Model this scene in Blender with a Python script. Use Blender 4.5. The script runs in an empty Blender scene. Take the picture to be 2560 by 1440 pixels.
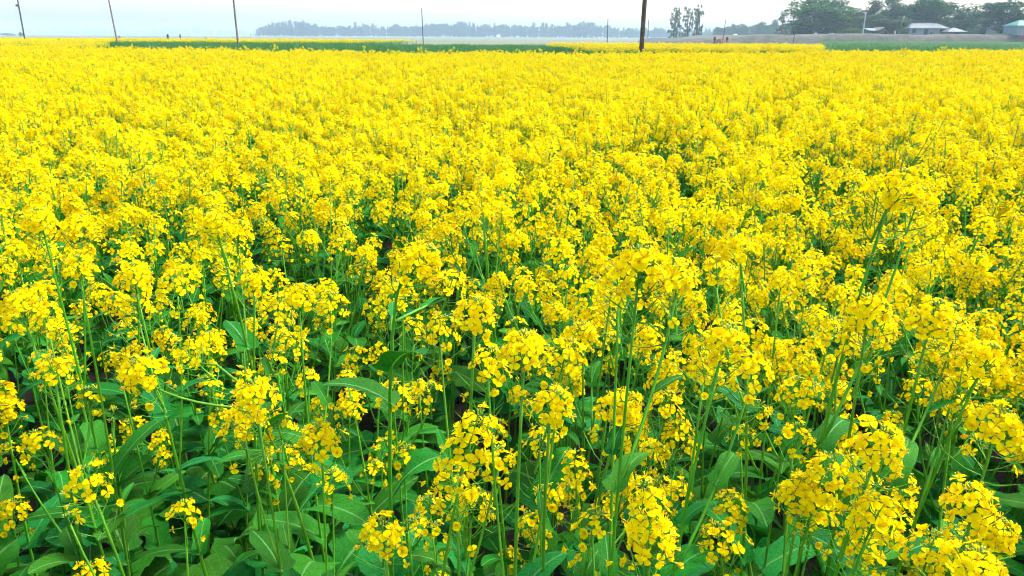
import bpy, math, random
import numpy as np
from mathutils import Matrix, Vector, Euler

R = math.radians
rng = random.Random(11)
npr = np.random.default_rng(11)
scene = bpy.context.scene
C = scene.collection

# ------------------------------------------------------------------ camera
H = 1.35                      # eye height
F = 1900.0                    # focal length in photograph pixels (2560 wide)
PITCH = math.atan((720 - 91) / F)
ROLL = 0.0050
cam_data = bpy.data.cameras.new('camera')
cam = bpy.data.objects.new('camera', cam_data)
C.objects.link(cam)
cam_data.sensor_width = 36.0
cam_data.lens = 36.0 * F / 2560.0
cam_data.clip_start = 0.02
cam_data.clip_end = 20000
CAM_M = Matrix.Translation((0, 0, H)) @ Matrix.Rotation(math.pi / 2 - PITCH, 4, 'X') @ Matrix.Rotation(ROLL, 4, 'Z')
cam.matrix_world = CAM_M
scene.camera = cam

# ------------------------------------------------------------------ sky, sun, exposure
SUN_EL, SUN_AZ = R(56), R(66)      # azimuth clockwise from +Y (view direction): to the right
world = bpy.data.worlds.new('World')
scene.world = world
world.use_nodes = True
wn = world.node_tree
wn.nodes.clear()
wo = wn.nodes.new('ShaderNodeOutputWorld')
bg = wn.nodes.new('ShaderNodeBackground')
sk = wn.nodes.new('ShaderNodeTexSky')
sk.sky_type = 'NISHITA'
sk.sun_disc = False
sk.sun_elevation = SUN_EL
sk.sun_rotation = SUN_AZ
sk.air_density = 1.0
sk.dust_density = 3.0
sk.ozone_density = 1.0
bg.inputs['Strength'].default_value = 0.15
wn.links.new(sk.outputs[0], bg.inputs[0])
wn.links.new(bg.outputs[0], wo.inputs[0])

sun_data = bpy.data.lights.new('sun', 'SUN')
sun_data.energy = 1.5
sun_data.angle = R(14)
sun_data.color = (1.0, 0.96, 0.88)
sun = bpy.data.objects.new('sun', sun_data)
C.objects.link(sun)
sdir = Vector((math.sin(SUN_AZ) * math.cos(SUN_EL), math.cos(SUN_AZ) * math.cos(SUN_EL), math.sin(SUN_EL)))
sun.rotation_euler = (-sdir).to_track_quat('-Z', 'Y').to_euler()

vs = scene.view_settings
vs.view_transform = 'Standard'
vs.look = 'None'
vs.gamma = 1.0
vs.use_curve_mapping = False
vs.exposure = 1.78
scene.cycles.filter_width = 1.1
scene.cycles.use_adaptive_sampling = True
scene.cycles.adaptive_threshold = 0.045
scene.cycles.max_bounces = 4
scene.cycles.diffuse_bounces = 3
scene.cycles.transmission_bounces = 4
scene.cycles.transparent_max_bounces = 6
scene.cycles.volume_bounces = 0


# ------------------------------------------------------------------ helpers
def ray(px, py):
    v = Vector(((px - 1280) / F, -(py - 720) / F, -1.0))
    return CAM_M.to_3x3() @ v


def at_depth(px, py, d):
    """point seen at photograph pixel (px, py), d metres along the optical axis"""
    return CAM_M.translation + ray(px, py) * d


def at_y(px, py, Y):
    r = ray(px, py)
    return CAM_M.translation + r * (Y / r.y)


def x_at(px, Y, py=95):
    return at_y(px, py, Y).x


def tag(o, label=None, cat=None, group=None, kind=None):
    if label: o['label'] = label
    if cat: o['category'] = cat
    if group: o['group'] = group
    if kind: o['kind'] = kind
    return o


class MB:
    """collects geometry; vertices as lists, faces as tuples, a material name per face, uv per vertex"""

    def __init__(self):
        self.v, self.f, self.m, self.uv = [], [], [], []

    def add(self, verts, faces, mat, uvs=None):
        o = len(self.v)
        self.v.extend(verts)
        self.f.extend([tuple(i + o for i in f) for f in faces])
        self.m.extend([mat] * len(faces))
        self.uv.extend(uvs if uvs is not None else [(0.5, 0.5)] * len(verts))

    def merge(self, other, M):
        a = np.array(other.v, dtype=float)
        m = np.array(M)
        a = a @ m[:3, :3].T + m[:3, 3]
        o = len(self.v)
        self.v.extend(map(tuple, a.tolist()))
        self.f.extend([tuple(i + o for i in f) for f in other.f])
        self.m.extend(other.m)
        self.uv.extend(other.uv)

    def tube(self, pts, radii, mat, n=5, cap=True):
        pts = [Vector(p) for p in pts]
        verts, faces = [], []
        up = Vector((0.31, 0.87, 0.2))
        k = len(pts)
        for i, p in enumerate(pts):
            t = (pts[min(i + 1, k - 1)] - pts[max(i - 1, 0)]).normalized()
            a = t.cross(up)
            if a.length < 1e-4: a = t.cross(Vector((1, 0, 0)))
            a.normalize()
            b = t.cross(a)
            for j in range(n):
                w = 2 * math.pi * j / n
                verts.append(tuple(p + (a * math.cos(w) + b * math.sin(w)) * radii[i]))
        for i in range(k - 1):
            for j in range(n):
                faces.append((i * n + j, i * n + (j + 1) % n, (i + 1) * n + (j + 1) % n, (i + 1) * n + j))
        if cap:
            faces.append(tuple(range((k - 1) * n, k * n)))
            faces.append(tuple(reversed(range(n))))
        self.add(verts, faces, mat)

    def box(self, c, s, mat, M=None):
        cx, cy, cz = c
        sx, sy, sz = s[0] / 2, s[1] / 2, s[2] / 2
        vs_ = [Vector((cx + dx * sx, cy + dy * sy, cz + dz * sz)) for dz in (-1, 1) for dy in (-1, 1) for dx in (-1, 1)]
        if M is not None: vs_ = [M @ v for v in vs_]
        self.add([tuple(v) for v in vs_], [(0, 2, 3, 1), (4, 5, 7, 6), (0, 1, 5, 4), (2, 6, 7, 3), (0, 4, 6, 2), (1, 3, 7, 5)], mat)

    def mesh(self, name, smooth=True):
        me = bpy.data.meshes.new(name)
        me.from_pydata(self.v, [], self.f)
        slots = list(dict.fromkeys(self.m))
        for s in slots: me.materials.append(MAT[s])
        ix = {s: i for i, s in enumerate(slots)}
        n = len(me.polygons)
        me.polygons.foreach_set('material_index', [ix[s] for s in self.m])
        me.polygons.foreach_set('use_smooth', [smooth] * n)
        lay = me.uv_layers.new(name='UVMap')
        li = np.empty(len(me.loops), dtype=np.int32)
        me.loops.foreach_get('vertex_index', li)
        lay.data.foreach_set('uv', np.array(self.uv, dtype=np.float32)[li].ravel())
        me.update()
        return me

    def obj(self, name, parent=None, smooth=True):
        return link(name, self.mesh(name, smooth), parent)


def link(name, data, parent=None, M=None):
    o = bpy.data.objects.new(name, data)
    C.objects.link(o)
    if parent is not None: o.parent = parent
    if M is not None: o.matrix_local = M if parent is not None else M
    return o


def empty(name, loc):
    o = bpy.data.objects.new(name, None)
    o.empty_display_size = 0.1
    o.location = loc
    C.objects.link(o)
    return o


# ------------------------------------------------------------------ materials
MAT = {}


def new_mat(name):
    m = bpy.data.materials.new(name)
    m.use_nodes = True
    nt = m.node_tree
    nt.nodes.clear()
    out = nt.nodes.new('ShaderNodeOutputMaterial')
    MAT[name] = m
    return m, nt, out


def nd(nt, t, **kw):
    n = nt.nodes.new(t)
    for k, v in kw.items(): setattr(n, k, v)
    return n


def ramp2(nt, fac, c0, c1, p0=0.3, p1=0.7):
    r = nd(nt, 'ShaderNodeValToRGB')
    r.color_ramp.elements[0].position = p0
    r.color_ramp.elements[0].color = (*c0, 1)
    r.color_ramp.elements[1].position = p1
    r.color_ramp.elements[1].color = (*c1, 1)
    nt.links.new(fac, r.inputs[0])
    return r.outputs[0]


def simple_mat(name, c0, c1, scale=20, rough=0.7, bump=0.0, spec=0.3, detail=4, coord='Object'):
    m, nt, out = new_mat(name)
    b = nd(nt, 'ShaderNodeBsdfPrincipled')
    tc = nd(nt, 'ShaderNodeTexCoord')
    nz = nd(nt, 'ShaderNodeTexNoise')
    nz.inputs['Scale'].default_value = scale
    nz.inputs['Detail'].default_value = detail
    nt.links.new(tc.outputs[coord], nz.inputs['Vector'])
    nt.links.new(ramp2(nt, nz.outputs[0], c0, c1), b.inputs['Base Color'])
    b.inputs['Roughness'].default_value = rough
    b.inputs['Specular IOR Level'].default_value = spec
    if bump:
        bp = nd(nt, 'ShaderNodeBump')
        bp.inputs['Strength'].default_value = bump
        bp.inputs['Distance'].default_value = 0.02
        nt.links.new(nz.outputs[0], bp.inputs['Height'])
        nt.links.new(bp.outputs[0], b.inputs['Normal'])
    nt.links.new(b.outputs[0], out.inputs[0])
    return m


def thin_mat(name, c0, c1, tcol, tmix, rough=0.5, spec=0.3, scale=60, rand=0.25, veins=False, hue=0.0, claw=None):
    """thin plant tissue: principled front plus a share of translucency"""
    m, nt, out = new_mat(name)
    b = nd(nt, 'ShaderNodeBsdfPrincipled')
    tr = nd(nt, 'ShaderNodeBsdfTranslucent')
    mx = nd(nt, 'ShaderNodeMixShader')
    mx.inputs[0].default_value = tmix
    tc = nd(nt, 'ShaderNodeTexCoord')
    nz = nd(nt, 'ShaderNodeTexNoise')
    nz.inputs['Scale'].default_value = scale
    nz.inputs['Detail'].default_value = 3
    nt.links.new(tc.outputs['Object'], nz.inputs['Vector'])
    col = ramp2(nt, nz.outputs[0], c0, c1)
    oi = nd(nt, 'ShaderNodeObjectInfo')
    hs = nd(nt, 'ShaderNodeHueSaturation')
    mr = nd(nt, 'ShaderNodeMapRange')
    mr.inputs['To Min'].default_value = 1 - rand
    mr.inputs['To Max'].default_value = 1 + rand
    nt.links.new(oi.outputs['Random'], mr.inputs[0])
    nt.links.new(mr.outputs[0], hs.inputs['Value'])
    if hue:
        mh = nd(nt, 'ShaderNodeMapRange')
        mh.inputs['To Min'].default_value = 0.5 - hue
        mh.inputs['To Max'].default_value = 0.5 + hue
        ml = nd(nt, 'ShaderNodeMath', operation='FRACT')
        mu = nd(nt, 'ShaderNodeMath', operation='MULTIPLY')
        mu.inputs[1].default_value = 7.31
        nt.links.new(oi.outputs['Random'], mu.inputs[0])
        nt.links.new(mu.outputs[0], ml.inputs[0])
        nt.links.new(ml.outputs[0], mh.inputs[0])
        nt.links.new(mh.outputs[0], hs.inputs['Hue'])
    nt.links.new(col, hs.inputs['Color'])
    final = hs.outputs[0]
    if claw:            # petals deepen to gold towards the claw
        su = nd(nt, 'ShaderNodeSeparateXYZ')
        nt.links.new(tc.outputs['UV'], su.inputs[0])
        cm_ = nd(nt, 'ShaderNodeMapRange', interpolation_type='SMOOTHSTEP')
        cm_.inputs['From Min'].default_value = 0.05; cm_.inputs['From Max'].default_value = 0.62
        nt.links.new(su.outputs['X'], cm_.inputs[0])
        cx_ = nd(nt, 'ShaderNodeMix', data_type='RGBA')
        nt.links.new(cm_.outputs[0], cx_.inputs['Factor'])
        cx_.inputs['A'].default_value = (*claw, 1)
        nt.links.new(final, cx_.inputs['B'])
        final = cx_.outputs['Result']
    if veins:
        uv = nd(nt, 'ShaderNodeSeparateXYZ')
        nt.links.new(tc.outputs['UV'], uv.inputs[0])
        d = nd(nt, 'ShaderNodeMath', operation='SUBTRACT'); d.inputs[1].default_value = 0.5
        nt.links.new(uv.outputs['Y'], d.inputs[0])
        a = nd(nt, 'ShaderNodeMath', operation='ABSOLUTE')
        nt.links.new(d.outputs[0], a.inputs[0])
        mid = nd(nt, 'ShaderNodeMapRange', interpolation_type='SMOOTHSTEP')
        mid.inputs['From Min'].default_value = 0.045
        mid.inputs['From Max'].default_value = 0.015
        nt.links.new(a.outputs[0], mid.inputs[0])
        # side veins: lines of u - 0.45*|v|
        m1 = nd(nt, 'ShaderNodeMath', operation='MULTIPLY'); m1.inputs[1].default_value = 0.55
        nt.links.new(a.outputs[0], m1.inputs[0])
        s1 = nd(nt, 'ShaderNodeMath', operation='SUBTRACT')
        nt.links.new(uv.outputs['X'], s1.inputs[0]); nt.links.new(m1.outputs[0], s1.inputs[1])
        m2 = nd(nt, 'ShaderNodeMath', operation='MULTIPLY'); m2.inputs[1].default_value = 8.0
        nt.links.new(s1.outputs[0], m2.inputs[0])
        fr = nd(nt, 'ShaderNodeMath', operation='PINGPONG'); fr.inputs[1].default_value = 0.5
        nt.links.new(m2.outputs[0], fr.inputs[0])
        sv = nd(nt, 'ShaderNodeMapRange', interpolation_type='SMOOTHSTEP')
        sv.inputs['From Min'].default_value = 0.09
        sv.inputs['From Max'].default_value = 0.0
        sv.inputs['To Max'].default_value = 0.22
        nt.links.new(fr.outputs[0], sv.inputs[0])
        mxv = nd(nt, 'ShaderNodeMath', operation='MAXIMUM')
        nt.links.new(mid.outputs[0], mxv.inputs[0]); nt.links.new(sv.outputs[0], mxv.inputs[1])
        mc = nd(nt, 'ShaderNodeMix', data_type='RGBA')
        nt.links.new(mxv.outputs[0], mc.inputs['Factor'])
        nt.links.new(final, mc.inputs['A'])
        mc.inputs['B'].default_value = (0.10, 0.30, 0.07, 1)
        final = mc.outputs['Result']
        bp = nd(nt, 'ShaderNodeBump', invert=True)
        bp.inputs['Strength'].default_value = 0.35
        bp.inputs['Distance'].default_value = 0.002
        ad = nd(nt, 'ShaderNodeMath', operation='ADD')
        nt.links.new(mxv.outputs[0], ad.inputs[0]); nt.links.new(nz.outputs[0], ad.inputs[1])
        nt.links.new(ad.outputs[0], bp.inputs['Height'])
        nt.links.new(bp.outputs[0], b.inputs['Normal'])
    nt.links.new(final, b.inputs['Base Color'])
    b.inputs['Roughness'].default_value = rough
    b.inputs['Specular IOR Level'].default_value = spec
    tm = nd(nt, 'ShaderNodeMix', data_type='RGBA', blend_type='MULTIPLY')
    tm.inputs['Factor'].default_value = 1.0
    nt.links.new(final, tm.inputs['A'])
    tm.inputs['B'].default_value = (*tcol, 1)
    nt.links.new(tm.outputs['Result'], tr.inputs[0])
    nt.links.new(b.outputs[0], mx.inputs[1])
    nt.links.new(tr.outputs[0], mx.inputs[2])
    nt.links.new(mx.outputs[0], out.inputs[0])
    return m


thin_mat('petal', (0.93, 0.71, 0.0005), (0.96, 0.81, 0.001), (1.0, 0.95, 0.6), 0.44, rough=0.7, spec=0.03, scale=90, rand=0.09, hue=0.009, claw=(0.88, 0.56, 0.001))
thin_mat('leaf', (0.007, 0.125, 0.006), (0.020, 0.20, 0.016), (1.6, 1.3, 0.30), 0.20, rough=0.6, spec=0.08, scale=35, rand=0.30, veins=True, hue=0.026)
thin_mat('stem', (0.065, 0.28, 0.008), (0.12, 0.37, 0.016), (1, 1, 0.5), 0.05, rough=0.5, spec=0.3, scale=40, rand=0.18, hue=0.01)
thin_mat('bud', (0.20, 0.36, 0.03), (0.34, 0.42, 0.03), (1, 1, 0.5), 0.1, rough=0.5, spec=0.3, scale=300, rand=0.15)
thin_mat('stamen', (0.76, 0.52, 0.003), (0.84, 0.62, 0.004), (1, 1, 0.5), 0.15, rough=0.6, scale=300, rand=0.1)
thin_mat('withered', (0.82, 0.54, 0.005), (0.88, 0.66, 0.006), (1, .9, .5), 0.3, rough=0.6, scale=300, rand=0.12)
thin_mat('crop_blade', (0.020, 0.125, 0.018), (0.045, 0.19, 0.030), (1.1, 1.2, 0.4), 0.25, rough=0.5, scale=0.5, rand=0.25, hue=0.02)
thin_mat('crown_dark', (0.010, 0.052, 0.006), (0.024, 0.088, 0.010), (1.2, 1.3, 0.4), 0.22, rough=0.7, spec=0.06, scale=0.6, rand=0.12)
thin_mat('crown_mid', (0.024, 0.084, 0.010), (0.050, 0.125, 0.016), (1.2, 1.3, 0.4), 0.25, rough=0.7, spec=0.06, scale=0.6, rand=0.15)
thin_mat('crown_pale', (0.045, 0.095, 0.018), (0.075, 0.13, 0.025), (1.2, 1.3, 0.4), 0.25, rough=0.7, spec=0.06, scale=0.6, rand=0.15)
thin_mat('red_flowers', (0.30, 0.05, 0.06), (0.42, 0.10, 0.10), (1, .6, .6), 0.2, scale=3)
simple_mat('bark', (0.07, 0.05, 0.035), (0.14, 0.11, 0.08), 6, 0.85, 0.3)
simple_mat('bark_pale', (0.28, 0.26, 0.22), (0.42, 0.40, 0.34), 5, 0.85, 0.3)
simple_mat('timber', (0.055, 0.035, 0.022), (0.16, 0.10, 0.06), 9, 0.8, 0.5)
simple_mat('timber_grey', (0.16, 0.13, 0.10), (0.30, 0.25, 0.19), 9, 0.8, 0.4)
simple_mat('concrete', (0.36, 0.35, 0.32), (0.50, 0.48, 0.44), 3, 0.85, 0.2)
simple_mat('steel_dark', (0.05, 0.055, 0.06), (0.10, 0.10, 0.11), 8, 0.6)
simple_mat('porcelain', (0.35, 0.30, 0.26), (0.45, 0.40, 0.35), 8, 0.3)
simple_mat('tin_wall', (0.18, 0.22, 0.20), (0.26, 0.29, 0.26), 1.2, 0.5, 0.05)
simple_mat('tin_roof', (0.11, 0.145, 0.15), (0.17, 0.20, 0.205), 0.9, 0.45, 0.05)
simple_mat('tin_teal', (0.05, 0.22, 0.18), (0.08, 0.28, 0.23), 0.9, 0.45)
simple_mat('tin_blue_wall', (0.16, 0.20, 0.21), (0.22, 0.26, 0.27), 1.2, 0.5)
simple_mat('cream_wall', (0.24, 0.26, 0.19), (0.33, 0.35, 0.27), 1.2, 0.7)
simple_mat('thatch', (0.10, 0.085, 0.06), (0.19, 0.16, 0.11), 5, 0.95, 0.6)
simple_mat('mud_wall', (0.09, 0.08, 0.075), (0.17, 0.15, 0.13), 2, 0.9)
simple_mat('opening_dark', (0.02, 0.025, 0.028), (0.04, 0.045, 0.05), 2, 0.6)
simple_mat('white_wall', (0.62, 0.62, 0.58), (0.74, 0.74, 0.70), 1.0, 0.7)
simple_mat('pink_paint', (0.50, 0.34, 0.30), (0.60, 0.42, 0.37), 3, 0.7)
simple_mat('skin', (0.12, 0.065, 0.04), (0.16, 0.09, 0.055), 5, 0.6)
simple_mat('hair', (0.012, 0.010, 0.009), (0.02, 0.018, 0.016), 30, 0.5)
for nm, c in (('cloth_dark', (0.035, 0.03, 0.04)), ('cloth_maroon', (0.16, 0.03, 0.03)), ('cloth_orange', (0.55, 0.17, 0.05)),
              ('cloth_red', (0.50, 0.07, 0.05)), ('cloth_teal', (0.06, 0.16, 0.20)), ('cloth_white', (0.65, 0.62, 0.58)), ('cloth_pink', (0.55, 0.22, 0.20))):
    simple_mat(nm, tuple(x * 0.8 for x in c), tuple(min(1, x * 1.15) for x in c), 12, 0.85)

# ground: dark moist soil, patched with stubble and short growth
m, nt, out = new_mat('ground')
b = nd(nt, 'ShaderNodeBsdfPrincipled')
tc = nd(nt, 'ShaderNodeTexCoord')
n1 = nd(nt, 'ShaderNodeTexNoise'); n1.inputs['Scale'].default_value = 0.02; n1.inputs['Detail'].default_value = 6
mp = nd(nt, 'ShaderNodeMapping'); mp.inputs['Scale'].default_value = (0.6, 2.0, 1)
n2 = nd(nt, 'ShaderNodeTexNoise'); n2.inputs['Scale'].default_value = 14; n2.inputs['Detail'].default_value = 6
nt.links.new(tc.outputs['Object'], mp.inputs[0])
nt.links.new(mp.outputs[0], n1.inputs['Vector'])
nt.links.new(tc.outputs['Object'], n2.inputs['Vector'])
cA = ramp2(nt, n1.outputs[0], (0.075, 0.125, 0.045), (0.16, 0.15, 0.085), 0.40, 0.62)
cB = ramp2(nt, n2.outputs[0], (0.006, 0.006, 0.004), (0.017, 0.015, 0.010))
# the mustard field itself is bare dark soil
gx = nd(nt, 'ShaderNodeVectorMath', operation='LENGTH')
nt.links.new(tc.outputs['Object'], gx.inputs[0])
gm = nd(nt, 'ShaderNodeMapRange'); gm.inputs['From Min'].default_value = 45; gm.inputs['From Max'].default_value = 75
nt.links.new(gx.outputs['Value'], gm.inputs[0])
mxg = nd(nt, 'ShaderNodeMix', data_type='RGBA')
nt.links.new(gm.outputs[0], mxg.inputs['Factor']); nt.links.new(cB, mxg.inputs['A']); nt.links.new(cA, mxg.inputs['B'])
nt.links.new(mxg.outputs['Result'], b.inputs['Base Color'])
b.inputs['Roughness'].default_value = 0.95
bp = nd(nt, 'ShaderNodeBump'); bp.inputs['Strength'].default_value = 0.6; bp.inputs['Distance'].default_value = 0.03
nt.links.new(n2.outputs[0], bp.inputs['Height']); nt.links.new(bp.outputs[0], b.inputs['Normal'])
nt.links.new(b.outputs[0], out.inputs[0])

# earth bank: dry grass over grey-brown soil
m, nt, out = new_mat('bank_earth')
b = nd(nt, 'ShaderNodeBsdfPrincipled')
tc = nd(nt, 'ShaderNodeTexCoord')
n1 = nd(nt, 'ShaderNodeTexNoise'); n1.inputs['Scale'].default_value = 0.6; n1.inputs['Detail'].default_value = 8; n1.inputs['Roughness'].default_value = 0.7
nt.links.new(tc.outputs['Object'], n1.inputs['Vector'])
r = nd(nt, 'ShaderNodeValToRGB')
r.color_ramp.elements[0].position = 0.32; r.color_ramp.elements[0].color = (0.028, 0.040, 0.020, 1)
r.color_ramp.elements[1].position = 0.68; r.color_ramp.elements[1].color = (0.115, 0.105, 0.07, 1)
e = r.color_ramp.elements.new(0.5); e.color = (0.062, 0.068, 0.042, 1)
nt.links.new(n1.outputs[0], r.inputs[0]); nt.links.new(r.outputs[0], b.inputs['Base Color'])
b.inputs['Roughness'].default_value = 0.95
bp = nd(nt, 'ShaderNodeBump'); bp.inputs['Strength'].default_value = 0.8; bp.inputs['Distance'].default_value = 0.3
nt.links.new(n1.outputs[0], bp.inputs['Height']); nt.links.new(bp.outputs[0], b.inputs['Normal'])
nt.links.new(b.outputs[0], out.inputs[0])

# ------------------------------------------------------------------ ground, haze
GS = 3200
g = MB()
N = 40
gv = [(-GS + 2 * GS * i / N, -GS + 2 * GS * j / N, 0) for j in range(N + 1) for i in range(N + 1)]
gf = [(j * (N + 1) + i, j * (N + 1) + i + 1, (j + 1) * (N + 1) + i + 1, (j + 1) * (N + 1) + i) for j in range(N) for i in range(N)]
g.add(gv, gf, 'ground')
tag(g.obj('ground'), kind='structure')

m, nt, out = new_mat('haze')
pv = nd(nt, 'ShaderNodeVolumePrincipled')
pv.inputs['Color'].default_value = (0.66, 0.87, 1.0, 1)
pv.inputs['Density'].default_value = 0.00056
pv.inputs['Anisotropy'].default_value = 0.0
nt.links.new(pv.outputs[0], out.inputs['Volume'])
hz = MB()
hz.box((0, 0, 14), (2 * GS + 60, 2 * GS + 60, 30), 'haze')
tag(hz.obj('haze', smooth=False), 'thin pale blue winter haze over the fields', 'haze', kind='stuff')


# ------------------------------------------------------------------ mustard: leaf, flower and flower head meshes
def leaf_mb(kind, rs):
    """leaf along +X, upper side +Z, unit length 1"""
    mb = MB()
    if kind == 'lance':       # upper stem leaf: clasping base, long blade
        S = [-0.07, 0.0, 0.07, 0.2, 0.36, 0.52, 0.68, 0.83, 0.94, 1.0]
        W = [0.12, 0.19, 0.16, 0.145, 0.16, 0.165, 0.145, 0.105, 0.055, 0.006]
        k = rs.uniform(0.8, 1.5)
        W = [w * k for w in W]
        bend, fold, wav, tooth = rs.uniform(0.4, 1.3), rs.uniform(0.15, 0.45), 0.012, 0.04
    elif kind == 'broad':     # lower leaf: petiole, wide wavy blade
        S = [0, 0.12, 0.24, 0.32, 0.38, 0.46, 0.54, 0.62, 0.70, 0.78, 0.86, 0.93, 0.98, 1.0]
        W = [0.018, 0.018, 0.03, 0.075, 0.13, 0.215, 0.245, 0.27, 0.265, 0.245, 0.20, 0.14, 0.07, 0.01]
        k = rs.uniform(0.8, 1.1)
        W = [w * k * 1.2 for w in W]
        bend, fold, wav, tooth = rs.uniform(0.6, 1.5), rs.uniform(0.05, 0.35), 0.035, 0.17
    else:                     # small bract leaf
        S = [0, 0.12, 0.35, 0.6, 0.85, 1.0]
        W = [0.05, 0.10, 0.13, 0.12, 0.07, 0.004]
        bend, fold, wav, tooth = rs.uniform(0.2, 0.9), rs.uniform(0.2, 0.5), 0.01, 0.0
    cols = (-1, -0.5, 0, 0.5, 1)
    x, z, th = S[0], 0.0, 0.0
    verts, uvs = [], []
    ph = rs.uniform(0, 6)
    th = bend * 0.45
    for i, s in enumerate(S):
        if i:
            ds = s - S[i - 1]
            x += ds * math.cos(th)
            z += ds * math.sin(th)
            th -= bend * ds * 1.15
        for c in cols:
            w = W[i] * (1 + (tooth * rs.choice((-1, 1)) * rs.random() if abs(c) == 1 else 0))
            y = c * w * math.cos(fold * (1.2 - s))
            zz = abs(c) * w * math.sin(fold * (1.2 - s)) + wav * math.sin(11 * s + ph + c * 1.7) * abs(c) ** 1.5
            n = Vector((-math.sin(th), 0, math.cos(th)))
            p = Vector((x, y, z)) + n * zz
            verts.append(tuple(p))
            uvs.append((max(0.0, min(1.0, s)), 0.5 + c * 0.5 * min(1.0, W[i] / 0.12)))
    nc = len(cols)
    faces = [(i * nc + j, (i + 1) * nc + j, (i + 1) * nc + j + 1, i * nc + j + 1) for i in range(len(S) - 1) for j in range(nc - 1)]
    mb.add(verts, faces, 'leaf', uvs)
    return mb


def petal_pts(L, Wd, el, az, cup, roll):
    """4x3 grid petal: claw to broad rounded tip; returns verts"""
    rows = ((0.06, 0.09, 0.0), (0.38, 0.55, 0.0), (0.70, 1.0, 0.0), (0.93, 0.72, 0.055))
    vs_ = []
    for s, w, ext in rows:
        for c in (-1, 0, 1):
            r = L * (s + (ext if c == 0 else 0))
            y = c * w * Wd / 2
            e = el - cup * s * s
            zz = r * math.sin(e) + abs(c) * w * Wd * 0.10 + roll * c * s * Wd * 0.3
            rr = r * math.cos(e)
            vs_.append((rr * math.cos(az) - y * math.sin(az), rr * math.sin(az) + y * math.cos(az), zz))
    return vs_


PUV = [(s_, 0.5) for s_ in (0.06, 0.38, 0.70, 0.95) for _ in range(3)]
PF = [(i * 3 + j, (i + 1) * 3 + j, (i + 1) * 3 + j + 1, i * 3 + j + 1) for i in range(3) for j in range(2)]


def flower_mb(kind, rs):
    """flower at origin facing +Z"""
    mb = MB()
    L = 0.0086
    if kind == 'open': el, cup = rs.uniform(0.20, 0.42), rs.uniform(0.15, 0.6)
    elif kind == 'half': el, cup = rs.uniform(0.75, 1.0), rs.uniform(0.2, 0.5)
    else: el, cup, L = 1.15, -0.2, 0.0078
    mat = 'withered' if kind == 'withered' else 'petal'
    for k in range(4):
        az = k * math.pi / 2 + (0.12 if k % 2 else -0.12) + rs.uniform(-0.12, 0.12)
        if kind == 'withered' and rs.random() < 0.2: continue
        ll = L * rs.uniform(0.92, 1.08)
        mb.add(petal_pts(ll, ll * rs.uniform(0.86, 1.0) * (0.7 if kind == 'withered' else 1), el + rs.uniform(-0.12, 0.12), az, cup, rs.uniform(-0.5, 0.5)), PF, mat, PUV)
        for q in range(len(mb.v) - 12, len(mb.v)): mb.v[q] = (mb.v[q][0], mb.v[q][1], mb.v[q][2] + rs.uniform(-0.0004, 0.0004))
    for k in range(5):
        az = k * 2 * math.pi / 5 + rs.uniform(-0.3, 0.3)
        r, h = 0.0016, 0.0052
        d = Vector((math.cos(az), math.sin(az), 0)); t = Vector((-math.sin(az), math.cos(az), 0)) * 0.00045
        p0 = d * 0.0005; p1 = d * r * 1.3 + Vector((0, 0, h))
        tip = p1 + Vector((0, 0, 0.0016)) + d * 0.0004
        mb.add([tuple(p0 - t * 0.5), tuple(p0 + t * 0.5), tuple(p1 + t), tuple(p1 - t), tuple(tip + t * 2), tuple(tip - t * 2)], [(0, 1, 2, 3), (3, 2, 4, 5)], 'stamen')
    mb.tube([(0, 0, -0.0022), (0, 0, 0.0012)], [0.0007, 0.0011], 'bud', 4)
    return mb


def flower_low_mb(rs, kind='open'):
    mb = MB()
    L = 0.0092
    el = rs.uniform(0.15, 0.5) if kind == 'open' else 0.95
    mat = 'petal' if kind != 'withered' else 'withered'
    for k in range(4):
        az = k * math.pi / 2 + rs.uniform(-0.2, 0.2)
        e = el + rs.uniform(-0.2, 0.2)
        c, s = math.cos(az), math.sin(az)
        pts = []
        for r, y in ((0.05, 0), (0.62, -0.46), (1.0, -0.2), (1.0, 0.2), (0.62, 0.46)):
            rr, zz, yy = L * r * math.cos(e), L * r * math.sin(e), y * L
            pts.append((rr * c - yy * s, rr * s + yy * c, zz + abs(yy) * 0.25))
        mb.add(pts, [(0, 1, 2, 3, 4)], mat, [(0.05, 0.5), (0.62, 0.5), (1, 0.5), (1, 0.5), (0.62, 0.5)])
    return mb


def frame_z(n, spin=0.0, loc=(0, 0, 0), s=1.0):
    n = Vector(n).normalized()
    q = n.to_track_quat('Z', 'Y')
    return Matrix.Translation(loc) @ q.to_matrix().to_4x4() @ Matrix.Rotation(spin, 4, 'Z') @ Matrix.Scale(s, 4)


FL_KINDS = ['open', 'open', 'open', 'open', 'half', 'half', 'withered']
FLOWERS = []
FL_LOW = []
for i, k in enumerate(FL_KINDS):
    rs = random.Random(100 + i)
    FLOWERS.append(flower_mb(k, rs))
    FL_LOW.append(flower_low_mb(rs, k))
GA = 2.39996


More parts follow.
